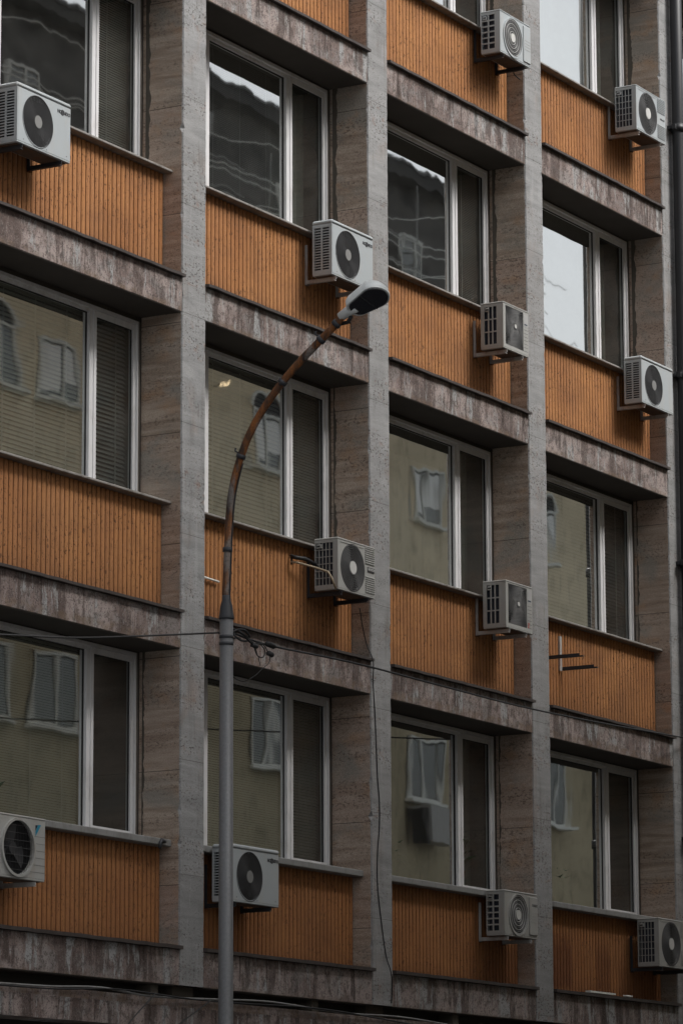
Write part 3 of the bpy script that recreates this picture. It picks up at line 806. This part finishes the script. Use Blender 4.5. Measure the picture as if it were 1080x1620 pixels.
ac('round', -3.245, -.17, .79, 5.298, 4.756, .24, 'grey air conditioner with black fan hole and blue triangle logo, lower left edge', 'br_white', 'cream', 'tri')
ac('slot', .675, -.14, .87, 5.360, 4.821, .21, 'white air conditioner partly hidden behind the grey lamp pole', 'br_black', 'white', 'hok')
ac('grid26', 6.201, -.15, .76, 5.339, 4.859, .22, 'grey air conditioner with spiral fan guard on white bracket in the bottom row', 'br_white', 'cream', 'tosot')
ac('grid56', 9.923, -.20, .83, 5.294, 4.744, .27, 'grey air conditioner on dark bracket at the bottom right corner, beside the stained panel', 'br_black', 'cream', 'hit')
# hoses of the unit with the nameplate
def loc7(u, v, y): p = aty(u, v, y); return (p.x-2.598, p.y+.20, p.z-8.061)
h_ = MB()
h_.tube([loc7(459, 889, .19), loc7(470, 890, .12), loc7(495, 897, .03), loc7(505, 900, -.03), loc7(519, 905, -.13), loc7(524, 913, -.19), loc7(531, 931, -.20)], .011, 'hose', 8)
h_.build('drain_hose', a7)
h_ = MB(); h_.tube([loc7(460, 880, .19), loc7(468, 882, .12), loc7(482, 884, .09), loc7(492, 889, .07), loc7(500, 895, .06)], .020, 'rubber', 8)
h_.tube([loc7(461, 877, .185), loc7(461, 893, .185)], .012, 'rubber', 6); h_.build('insulated_pipe', a7)

# ------------------------------------------------------------------ empty bracket on the panel of the fourth column
T = thing('wall_bracket', 'empty dark steel bracket left on the ochre panel at the right, no unit on it', 'bracket', (0, 0, 0))
b = MB(); p0 = aty(885, 1007, YP-.01); p1 = aty(888, 1062, YP-.01)
b.box(p0.x-.025, p0.x+.025, YP-.022, YP-.002, p1.z, p0.z, 'br_white'); b.build('rail', T)
xx = aty(891, 1060, YP-.02).x; zz = aty(891, 1060, YP-.02).z
b = MB(); b.box(xx-.018, xx+.018, -.24, YP-.012, zz-.008, zz+.004, 'br_black'); b.box(xx-.018, xx-.012, -.2, YP-.012, zz+.004, zz+.03, 'br_black'); b.box(xx-.012, xx+.012, -.14, -.09, zz+.004, zz+.009, 'sill'); b.build('arm', T)
zz2 = aty(888, 1044, YP-.1).z; x2 = xx-.36
b = MB(); b.box(x2-.018, x2+.018, -.24, YP-.012, zz2-.008, zz2+.004, 'br_black'); b.box(x2-.018, x2-.012, -.2, YP-.012, zz2+.004, zz2+.03, 'br_black'); b.build('arm', T)
# ------------------------------------------------------------------ small white conduit stub
a = aty(324, 908.5, .1); c = aty(353, 908, .1)
b = MB(); b.tube([(a.x, .185, a.z), (a.x+.39, .185, a.z-.01)], .011, 'tape', 8); tag(b.build('conduit'), 'short thin white conduit on the ochre panel left of the rusty lamp arm', 'conduit')

# ------------------------------------------------------------------ drain pipe at the right
T = thing('drain_pipe', 'tall dark drain pipe running down the last pilaster at the right edge', 'drain pipe', (11.13, -.10, 0))
b = MB(); b.tube([(0, 0, z) for z in (0.2, 5, 10, 15, 20.3)], .073, 'pipe', 16)
b.build('pipe', T)
for z in (6.3, 9.6, 11.9, 15.0, 18.2):
    b = MB(); b.tube([(0, 0, z-.05), (0, 0, z+.05)], .085, 'pipe', 16); b.box(-.11, .11, .06, .098, z-.02, z+.02, 'pipe'); b.box(-.13, -.07, -.02, .03, z-.03, z+.03, 'pipe')
    b.build('clamp', T)

# ------------------------------------------------------------------ street lamp
LX, LY = -4.06, -3.0
T = thing('street_lamp', 'grey steel street lamp with rusty curved arm and flat white lamp head', 'street lamp', (LX, LY, 0))
def L(u, v, x=LX): p = atx(u, v, x); return Vector((p.x-LX, p.y-LY, p.z))
zc = L(357, 978).z
b = MB(); b.tube([(0, 0, .13), (0, 0, 1.2), (0, 0, 1.21), (0, 0, 3.5), (0, 0, zc)], [.085, .085, .062, .059, .054], 'galv', 24); b.build('pole', T)
b = MB(); b.box(-.18, .18, -.18, .18, .13, .16, 'galv')
for sx in (-.13, .13):
    for sy in (-.13, .13): b.tube([(sx, sy, .16), (sx, sy, .20)], .014, 'rust', 8)
b.build('base_plate', T)
for vv in (1008, 1019):
    b = MB(); z = L(357, vv).z; b.tube([(0, 0, z-.012), (0, 0, z+.012)], .0575, 'br_black', 20); b.build('band', T)
b = MB(); za = L(357, 952).z
b.tube([(0, 0, zc-.01), (0, 0, zc), (0, 0, zc+.02), (0, 0, zc+(za-zc)*.7), (0, 0, za+.01), (0, 0, za+.05)], [.060, .062, .058, .050, .036, .034], 'br_black', 20); b.build('collar', T)
path = [(357, 955), (359, 900), (361, 850), (364, 800), (370, 762), (381, 722), (397, 682), (419, 643), (447, 604), (479, 567), (508, 537), (532, 512), (546, 497)]
pts = [L(*q) for q in path]
pts[0].x = 0; 
# smooth the measured points
def cr(P_, n=5):
    out = []
    for i in range(len(P_)-1):
        p0 = P_[max(i-1, 0)]; p1 = P_[i]; p2 = P_[i+1]; p3 = P_[min(i+2, len(P_)-1)]
        for k in range(n):
            t = k/n; out.append(.5*((2*p1)+(p2-p0)*t+(2*p0-5*p1+4*p2-p3)*t*t+(3*p1-p0-3*p2+p3)*t**3))
    out.append(P_[-1]); return out
sp = cr(pts)
b = MB(); b.tube(sp, [.030]*5+[.031]*(len(sp)-9)+[.024]*4, 'rust', 14); b.build('arm', T)
for q in (8, 25, 40, 50, 55):
    b = MB(); a_ = sp[min(q, len(sp)-2)]; d_ = (sp[min(q+1, len(sp)-1)]-a_).normalized(); b.tube([a_-d_*.018, a_+d_*.018], .040, 'br_black', 14)
    if q in (25, 50): b.tube([a_+Vector((0, .02, .03)), a_+Vector((0, .055, .05)), a_+Vector((0, .05, .075))], .007, 'br_black', 6)
    b.build('arm_clamp', T)
cab = [p+Vector((0.0, -.036, -.020)) for p in sp[:26:2]]
b = MB(); b.tube(cab, .006, 'rubber', 6); b.build('feed_cable', T)
# head: local frame, X along its length, Z up
ea = L(543, 500); eb = L(612, 458)
ax = (eb-ea).normalized()
ax = (ax+Vector((-.05, 0, 0))).normalized()
side = Vector((1, 0, 0)); side = (side-ax*side.dot(ax)).normalized(); up_ = side.cross(ax)
if up_.z < 0: up_ = -up_
rl = R(-19); side, up_ = side*math.cos(rl)+up_*math.sin(rl), up_*math.cos(rl)-side*math.sin(rl)
HM = Matrix(((ax.x, side.x, up_.x, ea.x), (ax.y, side.y, up_.y, ea.y), (ax.z, side.z, up_.z, ea.z), (0, 0, 0, 1)))
def outline(l0, l1, hw, n=10, neck=.75):
    p = []; r = hw
    for i in range(n+1):
        a = -math.pi/2+math.pi*i/n; p.append((l1-r*.85+r*.85*math.cos(a), r*math.sin(a)))
    for i in range(n+1):
        a = math.pi/2+math.pi*i/n; p.append((l0+.06+.06*math.cos(a), r*neck*math.sin(a)))
    return p
def loft(b, secs, mat, cap0=True, cap1=True, smooth=True):
    n = len(secs[0][0]); vs = []
    for pl, z in secs: vs += [HM @ Vector((x, y, z)) for x, y in pl]
    fs = [(s*n+i, s*n+(i+1) % n, (s+1)*n+(i+1) % n, (s+1)*n+i) for s in range(len(secs)-1) for i in range(n)]
    b.add(vs, fs, mat, smooth)
    if cap1: b.add(vs[-n:], [tuple(range(n))], mat)
    if cap0: b.add(vs[:n], [tuple(range(n))[::-1]], mat)
HL = (eb-ea).length
b = MB(); W_ = .135
loft(b, [(outline(.07, HL, W_), -.012), (outline(.068, HL+.003, W_+.003), .0), (outline(.07, HL, W_), .045), (outline(.085, HL-.02, W_-.02), .080), (outline(.12, HL-.06, W_-.06), .098)], 'lampcase')
b.build('lamp_housing', T)
b = MB(); loft(b, [(outline(.09, HL-.012, W_-.012), -.013), (outline(.092, HL-.014, W_-.014), -.020)], 'lens', smooth=False)
b.add([HM @ Vector(q) for q in ((.25, -W_+.02, -.022), (.262, -W_+.02, -.022), (.262, W_-.02, -.022), (.25, W_-.02, -.022))], [(0, 1, 2, 3)], 'br_black')
b.build('lamp_glass', T)
b = MB(); b.tube([HM @ Vector((-.03, 0, .01)), HM @ Vector((.09, 0, .018)), HM @ Vector((.13, 0, .02))], [.038, .045, .05], 'lampcase', 14); b.build('lamp_socket', T)
b = MB(); b.tube([HM @ Vector((-.07, .03, -.02)), HM @ Vector((.0, .05, -.035)), HM @ Vector((.06, .02, -.03))], .016, 'rubber', 8); b.tube([HM @ Vector((-.02, .04, -.02)), HM @ Vector((.01, .075, -.035))], .008, 'rubber', 6); b.build('cable_gland', T)

# ------------------------------------------------------------------ cables
def cable(pts_, r, label, name='cable', mat='rubber', n=6, group=None):
    b = MB(); b.tube(cr([Vector(p) for p in pts_], 6), r, mat, n); return tag(b.build(name), label, 'cable', group)
cable([aty(-90, 1001, LY), aty(0, 1004, LY), aty(120, 1009, LY), aty(230, 1006, LY), aty(350, 1001, LY+.06)], .008, 'black cable coming in from the left edge to the lamp pole', 'overhead_cable')
e0 = aty(430, 1022, LY+.05)
pA = aty(372, 1003, LY+.06)
cps = [pA, e0]
for t, (u, v) in zip((.2, .4, .6, .8, 1.0), ((560, 1049), (690, 1083), (820, 1117), (950, 1144), (1080, 1167))):
    yy = (LY+.05)*(1-t)+(-.12)*t; cps.append(aty(u, v, yy))
cps.append(cps[-1]+(cps[-1]-cps[-2])*.6)
cable(cps, .009, 'black cable slanting right from the lamp pole across the facade to the drain pipe', 'overhead_cable')
def loop(pp, r, y, b): b.tube(cr([aty(u, v, y+dy) for u, v, dy in pp], 5), r, 'rubber', 6)
T = thing('cable_tangle', 'knot of black cable loops and splice boxes hanging beside the lamp pole', 'cables', (0, 0, 0))
b = MB(); yl = LY-.02
loop([(368, 1000, 0), (378, 996, -.02), (388, 998, -.03), (394, 1006, 0), (392, 1013, .03), (384, 1014, 0), (376, 1010, -.02), (370, 1003, 0), (376, 998, 0), (384, 1003, .03), (390, 1010, 0), (400, 1020, 0)], .009, yl, b)
loop([(366, 1012, 0), (376, 1009, 0), (386, 1015, 0), (394, 1012, 0), (393, 1004, 0), (383, 997, 0), (372, 1001, 0)], .008, yl+.03, b)
loop([(368, 995, 0), (380, 1001, 0), (390, 1008, 0), (400, 1018, 0), (403, 1020, 0)], .010, yl, b)
loop([(398, 1017, 0), (412, 1020, 0), (419, 1030, 0), (416, 1040, 0), (408, 1038, 0), (403, 1028, 0), (402, 1020, 0)], .005, yl, b)
loop([(402, 1022, 0), (410, 1018, 0), (418, 1022, 0), (424, 1032, 0)], .005, yl, b)
loop([(369, 1014, 0), (364, 1035, 0), (363, 1058, 0), (370, 1072, 0), (385, 1078, 0), (402, 1070, 0), (415, 1058, 0), (426, 1048, 0), (426, 1036, 0)], .0035, yl, b)
loop([(403, 1024, 0), (408, 1038, 0), (412, 1054, 0)], .003, yl, b)
b.build('loops', T)
for (u, v, du, dv) in ((402, 1022, 4, 4), (427, 1035, 4.5, 4.5)):
    b = MB(); p = aty(u, v, yl); rr = du/200
    b.tube([(p.x-.03, p.y+.02, p.z), (p.x-.02, p.y, p.z+.005), (p.x+.02, p.y-.01, p.z-.005), (p.x+.03, p.y-.02, p.z)], [rr*.5, rr, rr, rr*.5], 'rubber', 10); b.build('splice_knob', T)
b = MB(); p = aty(421, 1018, yl); p2 = aty(434, 1023, yl); b.tube([p, p+(p2-p)*.1, p+(p2-p)*.9, p2], [.012, .024, .026, .012], 'rubber', 8); b.build('splice_box', T)
# thin cable hanging down the third pilaster
cp = [(569, 962, .03), (573, 990, .04), (580, 1020, .03), (590, 1046, -.052), (590, 1080, -.006), (593, 1130, -.006), (595, 1180, -.006), (597, 1230, -.006), (600, 1270, -.006), (600, 1310, -.006), (597, 1350, -.006), (597, 1400, -.006), (602, 1450, -.006), (610, 1510, -.006), (618, 1538, -.05), (620, 1560, -.008), (619, 1588, -.008)]
cable([aty(u, v, y) for u, v, y in cp], .006, 'thin dark cable wandering down the grey pilaster under the unit with the nameplate', 'hanging_cable')
# cables in the shadow gap under the lowest beam
for k, (pp, r, lab) in enumerate((([(-60, 1553), (0, 1556), (80, 1561), (160, 1563), (240, 1577), (345, 1582), (430, 1586), (540, 1603), (650, 1612), (800, 1640)], .010, 'pale dusty cable drooping along the dark gap under the lowest beam'),
        ([(-60, 1556), (0, 1559), (90, 1565), (190, 1566), (300, 1581), (380, 1588), (500, 1596), (600, 1612), (760, 1642)], .008, 'thinner cable twisted just below the pale one in the dark gap'),)):
    cable([aty(u, v, -.03-.02*k) for u, v in pp], r, lab, 'facade_cable', 'stone_sill' if k == 0 else 'rubber')
cable([aty(246, 1572, -.06), aty(228, 1592, -.5), aty(205, 1618, -1.0), aty(190, 1640, -1.2)], .006, 'short dark wire dropping from the gap cable at the lower left', 'dropping_wire')
cable([aty(335, 1582, -.06), aty(305, 1605, -.5), aty(282, 1622, -.9), aty(260, 1645, -1.2)], .006, 'dark wire dropping from the gap cable beside the lamp pole', 'dropping_wire')
# dangling wire end under the topmost unit
cable([aty(u, v, .0) for u, v in ((812, 114), (815, 119), (822, 125))], .007, 'short dangling wire end beneath the unit at the top edge', 'wire_end')
# pieces of broken trim lying on the flashing bottom right
b = MB(); p = aty(932, 1568, -.02); p2 = aty(972, 1573, -.02)
b.box(p.x, p2.x, -.035, .03, ZB[0]+BH+.045, ZB[0]+BH+.065, 'tape'); tag(b.build('trim_strip'), 'broken pale trim strip lying on the lowest flashing at right', 'trim strip')
b = MB()
p = aty(990, 1575, -.02); b.bbox(p.x, p.x+.16, -.03, .02, ZB[0]+BH+.045, ZB[0]+BH+.062, 'tape', .005); tag(b.build('debris_piece'), 'small pale fragment on the flashing right of the trim strip', 'debris')
# pipe stub out of the reveal above the ground sill of first column
p = aty(262, 1335, .05)
b = MB(); b.tube([(p.x+.03, .08, p.z+.02), (p.x-.05, .06, p.z+.03), (p.x-.09, .05, p.z), (p.x-.10, .05, p.z-.05)], .018, 'br_black', 8); tag(b.build('pipe_stub'), 'short bent black pipe end on the pilaster beside the stone sill', 'pipe end')

# ------------------------------------------------------------------ plants on the inner sills
def leafy(name, label, x, y, z, n, h, spread, flowers, seed, dark=False):
    rnd = random.Random(seed); T = thing(name, label, 'plant', (x, y, z))
    b = MB(); b.tube([(0, 0, 0), (0, 0, .13), (0, 0, .15)], [.06, .085, .09], 'pot', 14); b.build('pot', T)
    b = MB()
    for i in range(n):
        a = rnd.random()*6.28; l = spread*(.4+.6*rnd.random()); hh = h*(.4+.6*rnd.random()); w_ = .018+.02*rnd.random()
        c_ = [Vector((0, 0, .14)), Vector((math.cos(a)*l*.5, math.sin(a)*l*.5, .14+hh*.8)), Vector((math.cos(a)*l, math.sin(a)*l, .14+hh*(.9 if not dark else .6)))]
        sidev = Vector((-math.sin(a), math.cos(a), 0)); vs = []; K = 6
        for s in range(K+1):
            t = s/K; p = c_[0]*(1-t)**2+c_[1]*2*t*(1-t)+c_[2]*t*t; ww = w_*math.sin(math.pi*(.1+.88*t))*(1.4 if dark else 1)
            vs += [p-sidev*ww, p+sidev*ww]
        b.add(vs, [(2*s, 2*s+1, 2*s+3, 2*s+2) for s in range(K)], 'leaf', True)
    b.build('foliage', T)
    if flowers:
        b = MB()
        for i in range(flowers):
            a = rnd.random()*6.28; l = spread*rnd.random(); zz = .14+h*(.3+.8*rnd.random()); cx, cy = math.cos(a)*l, math.sin(a)*l*.6
            for q in range(5):
                t = q*1.256; b.add([(cx, cy, zz), (cx+.02*math.cos(t), cy-.006, zz+.02*math.sin(t)), (cx+.02*math.cos(t+.7), cy-.006, zz+.02*math.sin(t+.7))], [(0, 1, 2)], 'petal')
        b.build('blossom', T)
zs0 = ZB[0]+1.40
leafy('potted_plant', 'flowering plant behind the glass of the lower window left of the spiral-guard unit', 5.15, .74, zs0-.05, 34, .42, .30, 16, 3)
leafy('potted_plant', 'second flowering plant, nearer the mullion in the same lower window', 5.85, .74, zs0-.05, 30, .38, .28, 12, 4)
leafy('potted_plant', 'dark arching leaf plant in the narrow sash above the spiral-guard unit', 6.62, .64, zs0+.05, 18, .62, .30, 0, 5, True)
leafy('potted_plant', 'pale flowering plant behind the lower right window', 8.95, .72, zs0-.05, 34, .40, .32, 26, 6)
leafy('potted_plant', 'leafy plant close to the mullion of the lower right window', 9.55, .74, zs0-.05, 26, .50, .26, 0, 8)
leafy('potted_plant', 'red flowering plant behind the blind of the lower left window', -2.2, .62, zs0-.02, 24, .34, .25, 14, 9)

# ------------------------------------------------------------------ buildings across the street (seen in the window glass)
YO = -9.5
OB = thing('yellow_building', 'ochre rendered apartment building across the street with white windows, seen in the window glass', 'building', (0, YO, 0))
def opp_wall():
    b = MB(); b.box(-4, 26.7, -11, 0, 11.4, 16.45, 'yellow'); b.build('wall', OB)
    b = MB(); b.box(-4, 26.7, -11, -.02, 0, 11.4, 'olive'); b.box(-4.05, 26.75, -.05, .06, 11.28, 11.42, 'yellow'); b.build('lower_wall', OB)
opp_wall()
def opp_window(parent, x, z, w_, h, arch=False, seed=0, bright=False):
    b = MB(); rnd = random.Random(seed)
    b.box(x-w_/2, x+w_/2, -.02, .012, z, z+h, 'black')
    for (a0, a1, c0, c1) in ((-w_/2, -w_/2+.045, z, z+h), (w_/2-.045, w_/2, z, z+h), (-w_/2+.045, w_/2-.045, z+h-.045, z+h), (-w_/2+.045, w_/2-.045, z, z+.045), (-.03, .03, z+.045, z+h-.045)):
        b.box(x+a0, x+a1, .013, .05, c0, c1, 'tape')
    b.box(x-w_/2-.08, x+w_/2+.08, .013, .14, z-.05, z-.001, 'tape')
    if arch:
        n = 12
        for i in range(n):
            a0 = math.pi*i/n; a1 = math.pi*(i+1)/n; r0, r1 = w_/2, w_/2+.07
            q = [(x+r*math.cos(a), z+h+r*math.sin(a)*.6) for r, a in ((r0, a0), (r1, a0), (r1, a1), (r0, a1))]
            vs = [(u, .013, v) for u, v in q]+[(u, .05, v) for u, v in q]
            b.add(vs, [(0, 1, 2, 3)[::-1], (4, 5, 6, 7), (0, 1, 5, 4), (1, 2, 6, 5), (2, 3, 7, 6), (3, 0, 4, 7)], 'tape')
        n = 12; vs = [(x+w_/2*math.cos(math.pi*i/n), .012, z+h+w_/2*.6*math.sin(math.pi*i/n)) for i in range(n+1)]
        b.add(vs, [tuple(range(n+1))[::-1]], 'black')
    f = b.build('window', parent)
    if bright:
        c_ = MB(); c_.box(x-w_/2+.075, x-w_/2+.075+w_*.30, .023, .03, z+.12, z+h-.08, 'sheet'); c_.box(x+.06, x+w_/2-.085, .023, .03, z+.3, z+h-.08, 'sheet'); c_.build('curtain', f)
    gm = MB(); gm.add([(x-w_/2+.07, .022, z+.07), (x+w_/2-.07, .022, z+.07), (x+w_/2-.07, .022, z+h-.07), (x-w_/2+.07, .022, z+h-.07)], [(3, 2, 1, 0)], 'dim_glass'); gm.build('pane', f)
for i, x in enumerate((-1.5, 3, 7.5, 11.9, 13.35, 18.95, 24.2)):
    opp_window(OB, x, 8.62, 1.0, 1.05, seed=i)
    opp_window(OB, x, 13.2, .95, .9, arch=(i in (1, 3, 5)), seed=i+50, bright=(i > 3))
    opp_window(OB, x, 4.3, 1.0, 1.3, seed=i+90)
b = MB(); b.box(-4.3, 26.9, -11.3, .22, 16.45, 16.65, 'grey_wall'); b.build('cornice', OB)
b = MB()
b.box(-4.0, 26.6, -10.8, -.25, 16.651, 18.85, 'slate')
b.box(-4.3, 26.9, -11.1, .05, 18.851, 19.05, 'slate')
rnd = random.Random(4); x = -4.2
while x < 26.5:
    b.box(x, x+.42, -.9, .08, 19.052, 19.10+rnd.random()*.04, 'slate'); x += .46
b.build('roof', OB)
for x in (9.0, 12.6, 16.2, 20.0, 23.6):
    opp_window(OB, x, 17.0, .8, .9, seed=int(x*9))
for x in (10.3, 14.7, 17.5, 22.2):
    b = MB(); b.tube([(x, -.16, 16.66), (x, -.16, 17.8), (x+.15, -.1, 18.5)], .045, 'cream', 8); b.build('vent_pipe', OB)
for x in (6.0, 13.0, 19.2, 25.2):
    b = MB(); b.box(x, x+.7, -2.2, -1.5, 19.051, 19.75, 'yellow'); b.box(x-.06, x+.76, -2.26, -1.44, 19.751, 19.82, 'slate'); b.build('chimney', OB)
b = MB(); b.box(23.7, 24.6, .05, .4, 7.95, 8.5, 'cream'); b.box(23.64, 23.695, .05, .35, 7.9, 8.45, 'black'); b.build('air_conditioner_box', OB)
for x in (15.6, 21.4):
    b = MB(); b.tube([(x, .08, .2), (x, .08, 16.4)], .06, 'grey_wall', 10); b.build('downpipe', OB)
W2 = thing('low_ochre_building', 'lower ochre building further along across the street, seen in the right windows', 'building', (0, YO, 0))
b = MB(); b.box(26.95, 60, -11, 0, 11.2, 15.7, 'yellow'); b.box(26.95, 60, -11, -.02, 0, 11.2, 'olive'); b.build('wall', W2)
b = MB(); b.box(26.95, 60.2, -11.2, .3, 15.701, 15.9, 'grey_wall'); b.build('roof', W2)
for i, x in enumerate((28.5, 33.5, 39, 45)):
    opp_window(W2, x, 8.62, 1.1, 1.1, seed=i+200); opp_window(W2, x, 13.25, 1.0, .9, arch=True, seed=i+220, bright=True)
b = MB()
b.tube([(28.9, -.6, 15.9), (28.9, -.6, 17.9)], .03, 'br_black', 6)
for q in range(5): b.tube([(28.5-.0+q*.1, -.6, 17.3+q*.12), (29.3-q*.1, -.6, 17.3+q*.12)], .012, 'br_black', 5)
b.build('antenna', W2)
for k, (za, zb_, yy) in enumerate(((17.62, 17.72, .3), (17.5, 17.55, .35), (17.1, 17.2, .4))):
    P_ = [(5, YO+yy, za+.5), (10, YO+yy, za+.1), (14, YO+yy, za-.05), (17.5, YO+yy, za+.0), (20, YO+yy, zb_), (23, YO+yy, zb_-.05), (25, YO+yy, zb_+.15), (28, YO+yy, zb_+.3)]
    cable(P_, .011, ['highest beige cable along the eaves of the building opposite', 'middle beige cable along the eaves of the building opposite', 'lowest beige cable along the eaves of the building opposite'][k], 'eaves_cable', 'tape')
for k, (za, yy, lab) in enumerate(((17.95, .7, 'thin pale wire strung highest in front of the dark attic opposite'), (16.95, .8, 'thin pale wire sagging lowest in front of the dark attic opposite'))):
    P_ = [(4, YO+yy, za+.4), (9, YO+yy, za-.25), (12, YO+yy, za+.25), (16, YO+yy, za-.2), (18.5, YO+yy, za+.1), (21.5, YO+yy, za-.25), (24, YO+yy, za+.2), (28, YO+yy, za-.1)]
    cable(P_, .008, lab, 'attic_wire', 'tape')
T = thing('roof_aerial', 'spindly roof aerial on poles standing on the parapet opposite', 'aerial', (0, YO+.25, 16.66))
for x in (9.9, 11.2, 16.6, 18.9, 22.0, 23.3):
    b = MB(); b.tube([(x, 0, 0), (x+.03, 0, 1.0), (x, 0, 1.5+.25*(int(x) % 3))], .018, 'cream', 6); b.build('pole', T)
b = MB()
for x in (9.9, 16.6, 22.0): b.tube([(x-.1, 0, .6), (x+1.5, 0, .62)], .012, 'cream', 6); b.tube([(x-.1, 0, 1.1), (x+1.5, 0, 1.05)], .012, 'cream', 6)
b.build('crossbar', T)
# small lit wall lamp opposite
T = thing('wall_lamp', 'tiny lit lamp on the wall opposite, a warm point in the window glass', 'lamp', (17.6, YO+.02, 14.25))
b = MB(); b.tube([(0, 0, 0), (0, .10, .04)], .012, 'br_black', 6); b.build('lamp_arm', T)
b = MB(); b.tube([(0, .10, -.02), (0, .10, .02), (0, .10, .05)], [.010, .009, .005], 'lit', 10); b.build('bulb', T)
